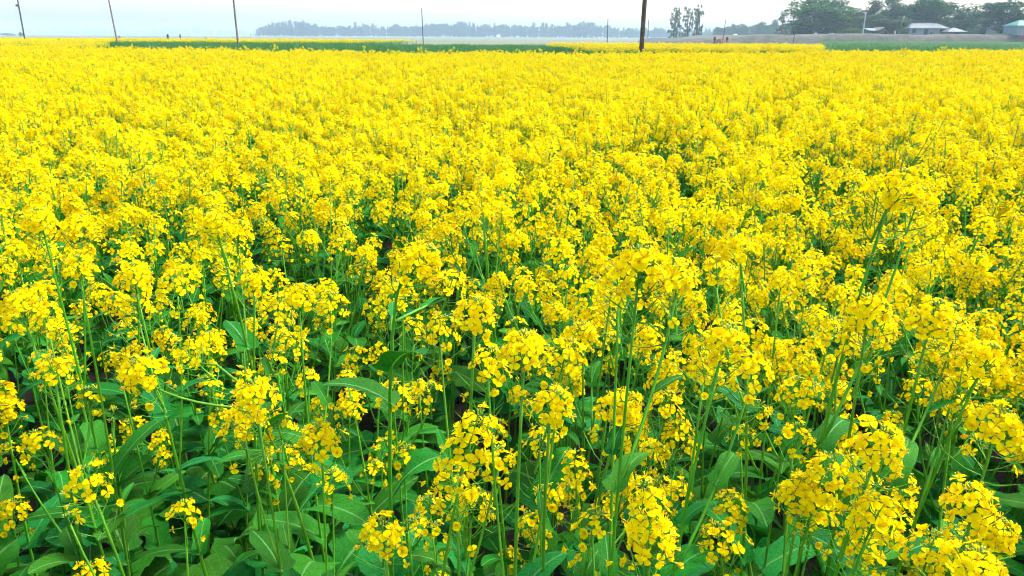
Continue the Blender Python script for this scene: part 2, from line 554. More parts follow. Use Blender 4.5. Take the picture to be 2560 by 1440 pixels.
def head_mb(style, rs):
    """flower head; z=0 where it joins the stem, grows along +Z.
    returns core MB (axis, pedicels, buds, pods) and flower placements [(kind index, matrix)]"""
    core = MB()
    fl = []
    if style == 'dome': nf, zlo, zhi, rlo, rhi = rs.randint(22, 29), 0.010, 0.046, 0.026, 0.009
    elif style == 'mid': nf, zlo, zhi, rlo, rhi = rs.randint(13, 18), 0.006, 0.044, 0.024, 0.009
    elif style == 'long': nf, zlo, zhi, rlo, rhi = rs.randint(24, 30), -0.026, 0.052, 0.025, 0.009
    elif style == 'few': nf, zlo, zhi, rlo, rhi = rs.randint(5, 8), 0.012, 0.036, 0.020, 0.010
    else: nf, zlo, zhi, rlo, rhi = rs.randint(1, 2), 0.010, 0.020, 0.016, 0.012
    top = zhi - 0.006
    bow = (rs.uniform(-0.006, 0.006), rs.uniform(-0.006, 0.006))
    def axis(z):
        t = max(0, z) / 0.05
        return Vector((bow[0] * t * t, bow[1] * t * t, z))
    zs = [0.0, top * 0.5, top]
    core.tube([axis(z) for z in zs], [0.0013, 0.0011, 0.0008], 'stem', 4)
    # buds
    nb = rs.randint(9, 14) if style != 'few' else rs.randint(14, 18)
    for i in range(nb):
        a = i * GA + rs.uniform(-0.3, 0.3)
        t = i / nb
        d = Vector((math.cos(a) * (0.25 + t), math.sin(a) * (0.25 + t), 1.15 - t * 0.5)).normalized()
        p = axis(top) + d * (0.006 + 0.004 * t)
        M = frame_z(d, a, p)
        b_ = MB()
        w, l = 0.0013 + 0.0005 * t, 0.0030 + 0.0008 * t
        b_.add([(w, 0, 0), (0, w, 0), (-w, 0, 0), (0, -w, 0), (0, 0, l), (0, 0, -l * 0.8)],
               [(0, 1, 4), (1, 2, 4), (2, 3, 4), (3, 0, 4), (1, 0, 5), (2, 1, 5), (3, 2, 5), (0, 3, 5)], 'bud')
        core.merge(b_, M)
    # flowers
    for i in range(nf):
        t = (i + 0.5) / nf                       # 0 top .. 1 bottom
        a = i * GA + rs.uniform(-0.35, 0.35)
        z = zhi + (zlo - zhi) * t ** 0.9 + rs.uniform(-0.004, 0.004)
        r = (rhi + (rlo - rhi) * t ** 0.65) * rs.uniform(0.78, 1.25)
        base = axis(z - 0.010 - 0.004 * t)
        p = axis(z) + Vector((math.cos(a) * r, math.sin(a) * r, 0))
        mid = base.lerp(p, 0.55) + Vector((0, 0, -0.002))
        core.tube([base, mid, p], [0.0006, 0.0005, 0.0006], 'stem', 3, cap=False)
        up = 1.25 - 0.95 * t
        n = Vector((math.cos(a), math.sin(a), up)) + Vector((rs.uniform(-.55, .55), rs.uniform(-.55, .55), rs.uniform(-.35, .35)))
        if t > 0.88 and rs.random() < 0.35: k = 6
        elif rs.random() < 0.16: k = rs.choice((4, 5))
        else: k = rs.randrange(4)
        fl.append((k, frame_z(n, rs.uniform(0, 6.28), p, rs.uniform(0.88, 1.12))))
    # older flowers left behind on long pedicels below the dome
    for i in range(rs.randint(3, 7) if style != 'bud' else 0):
        a = rs.uniform(0, 6.28)
        z = zlo - rs.uniform(0.004, 0.045)
        r = rs.uniform(0.017, 0.032)
        p = axis(z) + Vector((math.cos(a) * r, math.sin(a) * r, 0))
        b1 = Vector((0, 0, z - rs.uniform(0.002, 0.012)))
        core.tube([b1, b1.lerp(p, .5) + Vector((0, 0, -.001)), p], [0.0006, 0.0005, 0.0006], 'stem', 3, cap=False)
        n = Vector((math.cos(a), math.sin(a), rs.uniform(-.2, .7)))
        fl.append((rs.choice((0, 2, 4, 5, 5, 6)), frame_z(n, rs.uniform(0, 6.28), p, rs.uniform(0.75, 1.0))))
    # young pods and bare pedicels below the flowers
    npod = rs.randint(6, 12) if style not in ('few', 'bud') else 0
    for i in range(npod):
        a = i * GA + rs.uniform(-0.3, 0.3)
        z = zlo - 0.012 - 0.007 * i
        d = Vector((math.cos(a), math.sin(a), rs.uniform(0.2, 0.8))).normalized()
        b0 = Vector((0, 0, z))
        ln = rs.uniform(0.018, 0.034)
        core.tube([b0, b0 + d * ln * 0.6, b0 + d * ln + Vector((0, 0, 0.004)), b0 + d * ln * 1.5 + Vector((0, 0, 0.011))],
                  [0.0006, 0.0006, 0.0009, 0.0003], 'stem', 3, cap=False)
    core.tube([(0, 0, -0.04), (0, 0, 0.001)], [0.0017, 0.0013], 'stem', 4, cap=False)
    return core, fl


HEADS = []          # dicts: style, core MB, flowers, full low MB, z of the dome's middle
for i, st in enumerate(['dome', 'dome', 'dome', 'dome', 'mid', 'mid', 'mid', 'long', 'long', 'few', 'few', 'bud']):
    rs = random.Random(500 + i)
    core, fl = head_mb(st, rs)
    HEADS.append(dict(style=st, core=core, fl=fl))
BY_STYLE = {}
for i, h in enumerate(HEADS): BY_STYLE.setdefault(h['style'], []).append(i)
for h in HEADS:
    full = MB(); full.merge(h['core'], Matrix())
    for k, M in h['fl']: full.merge(FL_LOW[k], M)
    h['full'] = full
LEAVES = [leaf_mb('lance', random.Random(40 + i)) for i in range(7)] + [leaf_mb('broad', random.Random(60 + i)) for i in range(6)] + [leaf_mb('bract', random.Random(80 + i)) for i in range(3)]
LANCE, BROAD, BRACT = range(0, 7), range(7, 13), range(13, 16)


def bez(a, c, b_, n):
    return [a * (1 - t) ** 2 + c * (2 * t * (1 - t)) + b_ * t * t for t in [i / n for i in range(n + 1)]]


def plan_plant(base, heads, rs, leafy=1.0, bend=None, size=(0.70, 1.0)):
    """base: ground point; heads: [(join point, axis direction or None, style)], the first is the main shoot.
    returns stem MB (world coords), leaves [(i, M)], heads [(i, M)]"""
    stem = MB()
    leaves, hs = [], []
    base = Vector(base)
    top, ax0, _ = heads[0]
    h = top.z - base.z
    if ax0 is None:
        ax0 = Vector((rs.uniform(-.25, .25), rs.uniform(-.25, .25), 1)).normalized()
    ctrl = top - ax0 * h * 0.45
    ctrl = Vector((base.x * 0.55 + ctrl.x * 0.45, base.y * 0.55 + ctrl.y * 0.45, base.z + h * 0.55)) if bend is None else Vector(bend)
    path = bez(base, ctrl, top, 10)
    r0 = 0.0030 + 0.0012 * rs.random()
    stem.tube(path, [r0 * (1 - 0.62 * i / 10) for i in range(11)], 'stem', 5)

    def along(t):
        i = min(9, int(t * 10)); f = t * 10 - i
        return path[i].lerp(path[i + 1], f)
    def place_head(p, ax, style, tang):
        d = (tang * 0.6 + (ax if ax is not None else Vector((rs.uniform(-.3, .3), rs.uniform(-.3, .3), 1)).normalized())).normalized()
        i = rs.choice(BY_STYLE[style])
        hs.append((i, frame_z(d, rs.uniform(0, 6.28), p, rs.uniform(*size))))
    place_head(top, ax0, heads[0][2], (path[-1] - path[-2]).normalized())
    az0 = rs.uniform(0, 6.28)
    nodes = []
    for j, (p, ax, st) in enumerate(heads[1:]):
        t = max(0.30, min(0.88, (p.z - base.z) / h - 0.12 - 0.22 * rs.random()))
        s0 = along(t)
        c = s0.lerp(p, 0.5); c = Vector((s0.x * 0.3 + p.x * 0.7, s0.y * 0.3 + p.y * 0.7, c.z * 0.85 + s0.z * 0.15))
        bp_ = bez(s0, c, p, 6)
        stem.tube(bp_, [0.0021 - 0.0008 * i / 6 for i in range(7)], 'stem', 4)
        place_head(p, ax, st, (bp_[-1] - bp_[-2]).normalized())
        d = p - s0
        nodes.append((t, math.atan2(d.y, d.x), s0))
        if rs.random() < 0.7:
            m_ = bp_[3]
            leaves.append((rs.choice(BRACT if rs.random() < .5 else LANCE), leaf_M(m_, math.atan2(d.y, d.x) + rs.uniform(-1, 1), rs.uniform(0.0, 0.7), rs.uniform(0.035, 0.065), rs)))
    for t, az, p in (nodes if bend is None else []):
        L = (0.115 - 0.055 * t) * rs.uniform(0.8, 1.25)
        leaves.append((rs.choice(LANCE), leaf_M(p, az + rs.uniform(-0.4, 0.4), rs.uniform(-0.1, 0.6), L, rs)))
    nl = int(round(rs.uniform(4, 6) * leafy))
    for k in range(nl):
        t = 0.10 + 0.62 * (k + rs.random() * 0.7) / max(1, nl)
        az = az0 + k * GA
        p = along(t)
        if t < 0.50:
            L = rs.uniform(0.11, 0.19) * (1.05 - 0.35 * t)
            leaves.append((rs.choice(BROAD), leaf_M(p, az, rs.uniform(0.3, 1.0), L, rs)))
        else:
            L = rs.uniform(0.075, 0.13)
            leaves.append((rs.choice(LANCE), leaf_M(p, az, rs.uniform(0.1, 0.7), L, rs)))
    return stem, leaves, hs


def leaf_M(p, az, el, L, rs):
    return Matrix.Translation(p) @ Matrix.Rotation(az, 4, 'Z') @ Matrix.Rotation(-el, 4, 'Y') @ Matrix.Rotation(rs.uniform(-0.35, 0.35), 4, 'X') @ Matrix.Scale(L, 4)


def random_heads(base, h, rs, nb, spread, styles, drop=(0.02, 0.14), lean=0.05):
    top = Vector((base[0] + rs.gauss(0, lean), base[1] + rs.gauss(0, lean), h))
    out = [(top, None, rs.choice(styles))]
    a0 = rs.uniform(0, 6.28)
    for k in range(nb):
        a = a0 + k * GA + rs.uniform(-.4, .4)
        r = spread * rs.uniform(0.55, 1.2)
        out.append((Vector((top.x + math.cos(a) * r, top.y + math.sin(a) * r, h - rs.uniform(*drop))),
                    Vector((math.cos(a) * 0.35, math.sin(a) * 0.35, 1)).normalized(), rs.choice(styles)))
    return out


leaf_me = [l.mesh('leaf') for l in LEAVES]
head_core_me = [h['core'].mesh('flower_head') for h in HEADS]
head_full_me = [h['full'].mesh('flower_head', smooth=False) for h in HEADS]
flower_me = [f.mesh('flower') for f in FLOWERS]


def emit_plant(base, plan, label, group, single_flowers):
    stem, leaves, hs = plan
    b0 = Vector(base)
    root = empty('mustard_plant', b0)
    tag(root, label, 'plant', group)
    inv = Matrix.Translation(-b0)
    s = MB(); s.merge(stem, inv)
    link('stem', s.mesh('stem'), root)
    for i, M in leaves:
        o = bpy.data.objects.new('leaf', leaf_me[i]); C.objects.link(o); o.parent = root; o.matrix_basis = inv @ M
    for i, M in hs:
        o = bpy.data.objects.new('flower_head', head_core_me[i] if single_flowers else head_full_me[i])
        C.objects.link(o); o.parent = root; o.matrix_basis = inv @ M
        if single_flowers:
            for k, FM in HEADS[i]['fl']:
                f = bpy.data.objects.new('flower', flower_me[k]); C.objects.link(f); f.parent = o; f.matrix_basis = FM
    return root


# ------------------------------------------------------------------ the plants that stand out in front, one by one
# (px, py, width in px of the flower head in the photograph, style) of each head; first is the main shoot; then the label
FRONT = [
    ([(1035, 640, 135, 'dome'), (985, 720, 95, 'mid'), (1120, 700, 95, 'mid')], 'tall mustard plant with bent bare stem and large bright head, middle of the field front', (930, 860)),
    ([(215, 1195, 135, 'mid'), (165, 1275, 70, 'bud')], 'mustard plant with loose open flower cluster above dark leaves, lower left corner', None),
    ([(36, 1270, 95, 'mid')], 'mustard plant cut by the left picture edge, lowest round head on that edge', None),
    ([(90, 1095, 105, 'mid'), (20, 1120, 60, 'few')], 'mustard plant with compact head and small buds beside it, left edge below the middle', None),
    ([(15, 1015, 95, 'dome')], 'mustard plant half hidden by the left picture edge, above the compact head', None),
    ([(130, 915, 115, 'mid'), (218, 980, 80, 'few')], 'mustard plant with ring-shaped loose head and small second head lower down, left side', None),
    ([(40, 755, 115, 'dome'), (110, 780, 85, 'mid')], 'mustard plant with dense round head touching the left edge at mid height', None),
    ([(190, 660, 115, 'dome')], 'mustard plant with one dense flat-topped round head, left side at mid height', None),
    ([(340, 690, 110, 'dome'), (425, 705, 105, 'mid'), (350, 760, 60, 'few')], 'mustard plant with two close heads side by side, left of the picture centre', None),
    ([(475, 865, 120, 'mid'), (375, 920, 130, 'dome')], 'mustard plant leaning left with slanting head pair above dark foliage, left front', (760, 1080)),
    ([(640, 985, 135, 'dome'), (610, 1050, 125, 'dome'), (690, 1065, 70, 'few')], 'mustard plant with stacked double head over broad blue-green leaf, front left of centre', None),
    ([(800, 1095, 125, 'dome'), (835, 1195, 60, 'few')], 'mustard plant with round drooping-edged head above the front centre leaves', None),
    ([(690, 885, 75, 'few'), (690, 820, 80, 'mid')], 'mustard plant with small sparse heads between the broad leaves, left of centre', None),
    ([(555, 1395, 75, 'bud')], 'short mustard plant with a single open flower and upright leaf, bottom edge', None),
    ([(400, 1140, 70, 'few')], 'mustard plant with few flowers half hidden under a folded leaf, left front', None),
    ([(530, 1165, 65, 'few')], 'slender mustard plant with tiny bud head in the dark gap, left front', None),
    ([(235, 1432, 110, 'mid')], 'short mustard plant with head at the bottom edge in the left corner', None),
    ([(640, 695, 110, 'dome'), (700, 770, 80, 'mid')], 'mustard plant with tall narrow bright head, left of the bent stem', None),
    ([(755, 735, 110, 'dome'), (830, 760, 80, 'mid')], 'mustard plant with rounded head just left of the bent stem', None),
    ([(875, 1010, 90, 'mid')], 'slender mustard plant with small head near the long grey-green leaf, centre front', None),
    ([(985, 985, 105, 'mid'), (1065, 970, 80, 'few')], 'mustard plant with broken loose head and outlying flowers, centre front', None),
    ([(1185, 1075, 150, 'long'), (1235, 1150, 120, 'mid')], 'mustard plant with arching crescent of flowers and buds, centre front', None),
    ([(1125, 1205, 130, 'mid'), (1190, 1260, 120, 'mid'), (1065, 1255, 60, 'few')], 'mustard plant with heads of large petals and green buds, below the arching crescent', None),
    ([(965, 1330, 135, 'dome'), (1085, 1320, 80, 'few')], 'mustard plant with low broad head at the bottom edge, left of centre', None),
    ([(1345, 1330, 90, 'few'), (1270, 1395, 90, 'mid')], 'mustard plant with green bud cluster between two upright spoon-shaped leaves, bottom centre', None),
    ([(1395, 1000, 150, 'dome'), (1365, 1080, 120, 'mid')], 'mustard plant with tall column of stacked flowers, right of the front centre', None),
    ([(1315, 860, 160, 'dome'), (1230, 900, 110, 'mid'), (1420, 880, 90, 'mid')], 'mustard plant with broad crowded head group at the picture centre', None),
    ([(1190, 770, 140, 'dome'), (1110, 820, 100, 'mid')], 'mustard plant with bright heads just right of the bent stem', None),
    ([(1620, 1250, 170, 'long'), (1640, 1340, 160, 'dome'), (1500, 1300, 90, 'few')], 'mustard plant with largest elongated head of big petals, bottom right of centre', None),
    ([(1825, 1255, 120, 'mid'), (1850, 1340, 70, 'few')], 'mustard plant with small domed head over dark gap, right of the largest elongated head', None),
    ([(1560, 1010, 130, 'dome'), (1660, 1010, 110, 'mid'), (1690, 1080, 90, 'mid')], 'mustard plant with wide drooping head row, right of the front centre', None),
    ([(1820, 850, 150, 'dome'), (1880, 920, 120, 'mid'), (1760, 900, 90, 'mid')], 'mustard plant with tall double bright head, right of the picture centre', None),
    ([(1990, 965, 120, 'mid'), (1870, 1080, 80, 'few')], 'mustard plant with loose heads on crossing bare stems, right front', None),
    ([(2060, 1180, 150, 'long'), (1990, 1080, 120, 'mid'), (2050, 1270, 120, 'mid')], 'mustard plant with long ragged column of flowers, right front', None),
    ([(2205, 1110, 170, 'dome'), (2140, 1180, 120, 'mid')], 'mustard plant with broad bright dome of round petals, right front', None),
    ([(2190, 1290, 170, 'dome'), (2150, 1350, 110, 'mid')], 'mustard plant with spreading head of separate round flowers, lower right', None),
    ([(2420, 1250, 165, 'dome'), (2500, 1330, 150, 'dome')], 'mustard plant with large arching heads near the lower right corner', None),
    ([(2440, 1395, 210, 'dome'), (2330, 1370, 140, 'mid')], 'mustard plant with biggest petals in the lower right corner', None),
    ([(2500, 1060, 150, 'dome'), (2400, 1000, 110, 'mid')], 'mustard plant with head cut by the right picture edge, above the corner', None),
    ([(2480, 900, 150, 'dome'), (2400, 920, 120, 'dome')], 'mustard plant with crowded heads at the right edge, mid height', None),
    ([(2330, 790, 150, 'dome'), (2380, 830, 110, 'mid')], 'mustard plant with wide bright head, right side at mid height', None),
    ([(2170, 780, 140, 'dome'), (2110, 840, 110, 'mid')], 'mustard plant with full head seen from its underside, right side', None),
    ([(2250, 470, 150, 'dome'), (2300, 500, 110, 'dome')], 'mustard plant with large head standing above its neighbours, upper right', None),
    ([(1600, 660, 170, 'dome'), (1680, 690, 130, 'dome'), (1540, 690, 100, 'mid')], 'mustard plant with brightest wide head cluster, right of the bent stem', None),
    ([(1840, 610, 130, 'dome'), (1800, 680, 90, 'mid')], 'mustard plant with rounded fan-shaped head, upper right of centre', None),
    ([(100, 545, 115, 'dome'), (200, 560, 110, 'dome')], 'mustard plant with paired dense heads, left edge above mid height', None),
    ([(530, 560, 110, 'dome'), (600, 570, 100, 'dome')], 'mustard plant with paired dense heads, upper left of centre', None),
    ([(430, 1115, 50, 'bud')], 'mustard plant still in bud among broad leaves, left front', None),
]
n_front = 0
taken = []
for heads_px, label, bendpx in FRONT:
    rs = random.Random(900 + n_front)
    hp = []
    d0 = 0.060 * F / heads_px[0][2]
    for (px, py, w, st) in heads_px:
        d = 0.060 * F / w
        if st in ('few', 'bud'): d = 0.046 * F / w
        d = d0 + max(-0.10, min(0.14, d - d0))
        p = at_depth(px, py, d)
        ax = Vector((rs.uniform(-.3, .3), rs.uniform(-.35, .1), 1)).normalized()
        hp.append((p - ax * 0.026, ax, st))
    top = hp[0][0]
    lean = Vector((rs.uniform(-.07, .07), rs.uniform(0.0, .12), 0))
    bend = None
    if bendpx:
        q = at_depth(bendpx[0], bendpx[1], d0 + 0.02)
        lean = Vector((q.x - top.x, 0.05, 0)) * 1.2
        bend = Vector((q.x, q.y, top.z * 1.05))
    base = (top.x + lean.x, top.y + lean.y, 0)
    leafy = 1.7 if heads_px[0][0] < 1000 and heads_px[0][1] > 850 else 1.2
    plan = plan_plant(base, hp, rs, leafy, bend, (0.76, 0.98))
    emit_plant(base, plan, label, 'mustard plants standing out at the front', True)
    taken.append((base[0], base[1]))
    n_front += 1


# ------------------------------------------------------------------ the mustard field around and behind them
def edge_y(x):
    """far edge of the near mustard field"""
    return 20.5 + 7.5 * (abs(x) / 17.0) ** 1.5 if x < 0 else 20.5 + 6.5 * (x / 14.0) ** 1.3


cell = 0.140
xs = np.arange(-28, 28, cell)
ys = np.arange(0.36, 34, cell)
GX, GY = np.meshgrid(xs, ys)
PX = (GX + npr.uniform(-.5, .5, GX.shape) * cell * 1.1).ravel()
PY = (GY + npr.uniform(-.5, .5, GY.shape) * cell * 1.1).ravel()
edge = np.where(PX < 0, 20.5 + 7.5 * (np.abs(PX) / 17.0) ** 1.5, 20.5 + 6.5 * (np.clip(PX, 0, None) / 14.0) ** 1.3)
keep = (np.abs(PX) < 0.80 * PY + 2.2) & (PY < edge + npr.normal(0, 0.25, PX.shape)) & (np.hypot(PX, PY) > 0.42)
dens = np.clip(1.0 - (PY - 7) / 20, 0.55, 1.0)
keep &= npr.random(PX.shape) < dens
# thin spots where the green shows through
gap = np.zeros(PX.shape, bool)
for _ in range(55):
    gy = npr.uniform(1.2, 9) ; gxx = npr.uniform(-0.75, 0.75) * gy
    gap |= np.hypot(PX - gxx, (PY - gy) * 0.8) < npr.uniform(0.06, 0.14)
PX, PY, gap = PX[keep], PY[keep], gap[keep]
infr = np.abs(PX) < 0.66 * PY + 0.12
order = np.argsort(np.where(infr, PY, 1e6))
N_NEAR = 300 - n_front
near_ids = order[:N_NEAR]
rest = np.ones(len(PX), bool)
rest[near_ids] = False

STY = ['dome', 'dome', 'dome', 'mid', 'mid', 'long', 'few']
zone_label = {
    'l': ('leafy mustard plant with few flowers among the dark broad leaves in the left front', 'leafy mustard plants in the left front'),
    'r': ('yellow flowering mustard plant in the crowded right front, between the standout plants', 'flowering mustard plants in the right front'),
    'm': ('yellow flowering mustard plant in the dense stand behind the front row', 'flowering mustard plants behind the front row'),
}
LANDMARK = [(60, 'the leftmost pole'), (292, 'the second pole from the left'), (594, 'the third pole from the left'), (820, 'the hazy wood'),
            (1057, 'the slim pole'), (1330, 'the far white building'), (1604, 'the thick pole'), (1735, 'the feathery trees'), (1985, 'the crooked stick'), (2160, 'the pale leaning pole'),
            (2320, 'the tin-roofed house'), (2540, 'the green-roofed house')]
COUNT = ['', 'single-headed', 'two-headed', 'three-headed', 'four-headed', 'five-headed', 'six-headed']


def near_label(x, y, h, nh, zone):
    px = 1280 + F * x / (y * math.cos(PITCH) + (H - h) * math.sin(PITCH))
    mark = min(LANDMARK, key=lambda m_: abs(m_[0] - px))[1]
    size = 'short' if h < 0.74 else 'tall' if h > 0.975 else ''
    row = 'at the front' if y < 0.85 else 'behind the front row' if y < 1.2 else 'in the middle rows' if y < 1.5 else 'in the back rows'
    kind = 'leafy mustard plant' if zone == 'l' else 'mustard plant'
    return ' '.join((size + ' ' + COUNT[nh] + ' ' + kind + ' ' + row + ' below ' + mark).split())


for q, i in enumerate(near_ids):
    rs = random.Random(3000 + int(i))
    x, y = float(PX[i]), float(PY[i])
    if y < 1.3 and x < 0.12 - 0.1 * y:
        zone = 'l'
        h = rs.uniform(0.50, 0.76) + (0.10 if y > 0.95 else 0)
        hd = random_heads((x, y), h, rs, rs.choice((0, 0, 1, 1, 2)), 0.06, ['few', 'bud', 'few', 'mid'])
        leafy = 2.1
    elif y < 1.85 and x < -0.15 and rs.random() < 0.65:
        zone = 'l'
        h = rs.uniform(0.70, 0.90)
        hd = random_heads((x, y), h, rs, rs.choice((1, 2, 2)), 0.07, ['few', 'mid', 'dome', 'mid'])
        leafy = 1.7
    elif y < 1.05:
        zone = 'r'
        h = rs.uniform(0.64, 0.92)
        hd = random_heads((x, y), h, rs, rs.choice((2, 2, 3, 4)), 0.09, ['few', 'mid', 'mid', 'dome', 'long'])
        leafy = 1.4
    else:
        zone = 'm'
        h = max(0.80, min(1.06, rs.gauss(0.93, 0.042)))
        if gap[i]: h = rs.uniform(0.68, 0.82)
        hd = random_heads((x, y), h, rs, rs.choice((3, 4, 5, 5)), 0.10, STY, (0.015, 0.16))
        leafy = 0.9
    single = y < 1.30
    plan = plan_plant((x, y, 0), hd, rs, leafy)
    emit_plant((x, y, 0), plan, near_label(x, y, h, len(hd), zone), zone_label[zone][1], single)


# ------------------------------------------------------------------ instanced masses (geometry nodes)
def scatter(name, pts, rot, scl, idx, sources, label, cat, kind='stuff'):
    """one object: points carrying rotation, scale and a variant index; each point becomes a copy of that variant"""
    me = bpy.data.meshes.new(name)
    me.from_pydata([tuple(p) for p in pts], [], [])
    a = me.attributes.new('rot', 'FLOAT_VECTOR', 'POINT'); a.data.foreach_set('vector', np.array(rot, np.float32).ravel())
    a = me.attributes.new('scl', 'FLOAT_VECTOR', 'POINT'); a.data.foreach_set('vector', np.array(scl, np.float32).ravel())
    a = me.attributes.new('idx', 'INT', 'POINT'); a.data.foreach_set('value', np.array(idx, np.int32))
    o = link(name, me)
    col = bpy.data.collections.new(name + '_kinds')
    for i, (sm) in enumerate(sources):
        so = bpy.data.objects.new('%s_kind_%02d' % (name, i), sm)
        col.objects.link(so)
    ng = bpy.data.node_groups.new(name, 'GeometryNodeTree')
    ng.interface.new_socket('Geometry', in_out='INPUT', socket_type='NodeSocketGeometry')
    ng.interface.new_socket('Geometry', in_out='OUTPUT', socket_type='NodeSocketGeometry')
    gi, go = ng.nodes.new('NodeGroupInput'), ng.nodes.new('NodeGroupOutput')
    ci = ng.nodes.new('GeometryNodeCollectionInfo')
    ci.inputs['Collection'].default_value = col
    ci.inputs['Separate Children'].default_value = True
    ci.inputs['Reset Children'].default_value = True
    ip = ng.nodes.new('GeometryNodeInstanceOnPoints')
    ip.inputs['Pick Instance'].default_value = True
    def attr(nm, dt):
        n = ng.nodes.new('GeometryNodeInputNamedAttribute'); n.data_type = dt; n.inputs['Name'].default_value = nm
        return n.outputs['Attribute']
    L = ng.links.new
    L(gi.outputs[0], ip.inputs['Points']); L(ci.outputs[0], ip.inputs['Instance'])
    L(attr('idx', 'INT'), ip.inputs['Instance Index'])
    L(attr('rot', 'FLOAT_VECTOR'), ip.inputs['Rotation'])
    L(attr('scl', 'FLOAT_VECTOR'), ip.inputs['Scale'])
    L(ip.outputs[0], go.inputs[0])
    md = o.modifiers.new('scatter', 'NODES'); md.node_group = ng
    return tag(o, label, cat, kind=kind)


def plant_variant(seed, h, nb, styles, leafy=0.8):
    rs = random.Random(seed)
    plan = plan_plant((0, 0, 0), random_heads((0, 0), h, rs, nb, 0.10, styles, (0.015, 0.14), 0.04), rs, leafy)
    mb = MB(); mb.merge(plan[0], Matrix())
    for i, M in plan[1]: mb.merge(LEAVES[i], M)
    for i, M in plan[2]: mb.merge(HEADS[i]['full'], M)
    return mb.mesh('mustard_kind', smooth=True)


NV = 14
variants = [plant_variant(7000 + i, 1.0, 4 + i % 3, STY) for i in range(NV)] + [plant_variant(7100 + i, 1.0, 1, ['few', 'mid'], 1.3) for i in range(3)]
rx, ry, rg = PX[rest], PY[rest], gap[rest]
n = len(rx)
hh = np.clip(npr.normal(0.94 - 0.03 * np.clip(ry / 8, 0, 1), 0.04, n), 0.80, 1.04)
hh = np.where(rg, npr.uniform(0.68, 0.84, n), hh)
hh += 0.03 * np.sin(rx * 1.3 + 0.7 * ry) * np.cos(ry * 0.9)
hh += np.where((npr.random(n) < 0.008), 0.10, 0)
idx = np.where(rg, npr.integers(NV, NV + 3, n), npr.integers(0, NV, n))
rot = np.stack([npr.normal(0, .05, n), npr.normal(0, .05, n), npr.uniform(0, 6.28, n)], 1)
wid = npr.uniform(0.9, 1.1, n)
scatter('mustard_field', np.stack([rx, ry, np.zeros(n)], 1), rot, np.stack([wid, wid, hh], 1), idx, variants,
        'dense yellow mustard in flower covering the field to its far edge', 'mustard')
print('field plants', n)


def far_field(name, x0f, x1f, y0, y1, dens, label, h=0.91):
    pts = []
    Y = y0
    n_ = 0
    P = []
    steps = int((y1 - y0) / 0.5) + 1
    for s in range(steps):
        Y = y0 + s * 0.5
        a, b_ = x0f(Y), x1f(Y)
        k = int((b_ - a) * 0.5 * dens)
        P.append(np.stack([npr.uniform(a, b_, k), npr.uniform(Y, Y + 0.5, k), np.zeros(k)], 1))
    P = np.concatenate(P)
    k = len(P)
    hh = np.clip(npr.normal(h, 0.05, k), 0.8, 1.12)
    rot = np.stack([npr.normal(0, .05, k), npr.normal(0, .05, k), npr.uniform(0, 6.28, k)], 1)
    w = npr.uniform(1.0, 1.3, k)
    scatter(name, P, rot, np.stack([w, w, hh], 1), npr.integers(0, NV, k), variants[:NV], label, 'mustard')
    print(name, k)


far_field('mustard_patch', lambda Y: x_at(-260, Y), lambda Y: x_at(250 + (Y - 30) * 0.6, Y), 33, 80, 9, 'second yellow mustard field beyond the first, at the left edge')
far_field('mustard_strip', lambda Y: x_at(1380 + (50 - Y) * 6, Y), lambda Y: x_at(2062, Y), 33, 53, 12, 'yellow mustard strip beyond the green crop, behind the thick pole')
far_field('mustard_band', lambda Y: x_at(255, Y), lambda Y: x_at(820 + 8 * (Y - 60), Y), 66, 88, 6, 'thin distant yellow band of mustard behind the green crop')


# ---- green crop: tufts of blades
def tuft(seed, nb, h, r, mat='crop_blade'):
    rs = random.Random(seed)
    mb = MB()
    for _ in range(nb):
        a, q = rs.uniform(0, 6.28), rs.random() ** 0.5 * r
        p = Vector((math.cos(a) * q, math.sin(a) * q, 0))
        b_ = rs.uniform(0, 6.28)
        d = Vector((math.cos(b_), math.sin(b_), 0))
        t = Vector((-d.y, d.x, 0)) * rs.uniform(0.008, 0.014)
        hh_ = h * rs.uniform(0.65, 1.05)
        bnd = rs.uniform(0.08, 0.4) * h
        p1 = p + d * bnd * 0.25 + Vector((0, 0, hh_ * 0.6)); p2 = p + d * bnd + Vector((0, 0, hh_ * rs.uniform(0.85, 1.0)))
        mb.add([tuple(p - t), tuple(p + t), tuple(p1 + t), tuple(p1 - t), tuple(p2)], [(0, 1, 2, 3), (3, 2, 4)], mat)
    return mb.mesh('crop_kind', smooth=False)


tufts = [tuft(8000 + i, 170, 1.0, 0.55) for i in range(5)]


def crop(name, x0f, x1f, y0, y1, step, h, label, edge_fn=None):
    P, S = [], []
    Y = y0
    while Y < y1:
        st = step * (0.6 + Y / 60)
        a, b_ = x0f(Y), x1f(Y)
        k = max(1, int((b_ - a) / st))
        X = npr.uniform(a, b_, k)
        P.append(np.stack([X, npr.uniform(Y, Y + st, k), np.zeros(k)], 1))
        S.append(np.stack([np.full(k, st * 1.5), np.full(k, st * 1.5), npr.normal(h, h * 0.06, k)], 1))
        Y += st
    P, S = np.concatenate(P), np.concatenate(S)
    if edge_fn is not None:
        ok = np.array([p[1] > edge_fn(p[0]) + 0.4 for p in P])
        P, S = P[ok], S[ok]
    k = len(P)
    rot = np.stack([np.zeros(k), np.zeros(k), npr.uniform(0, 6.28, k)], 1)
    scatter(name, P, rot, S, npr.integers(0, len(tufts), k), tufts, label, 'crop')
    print(name, k)


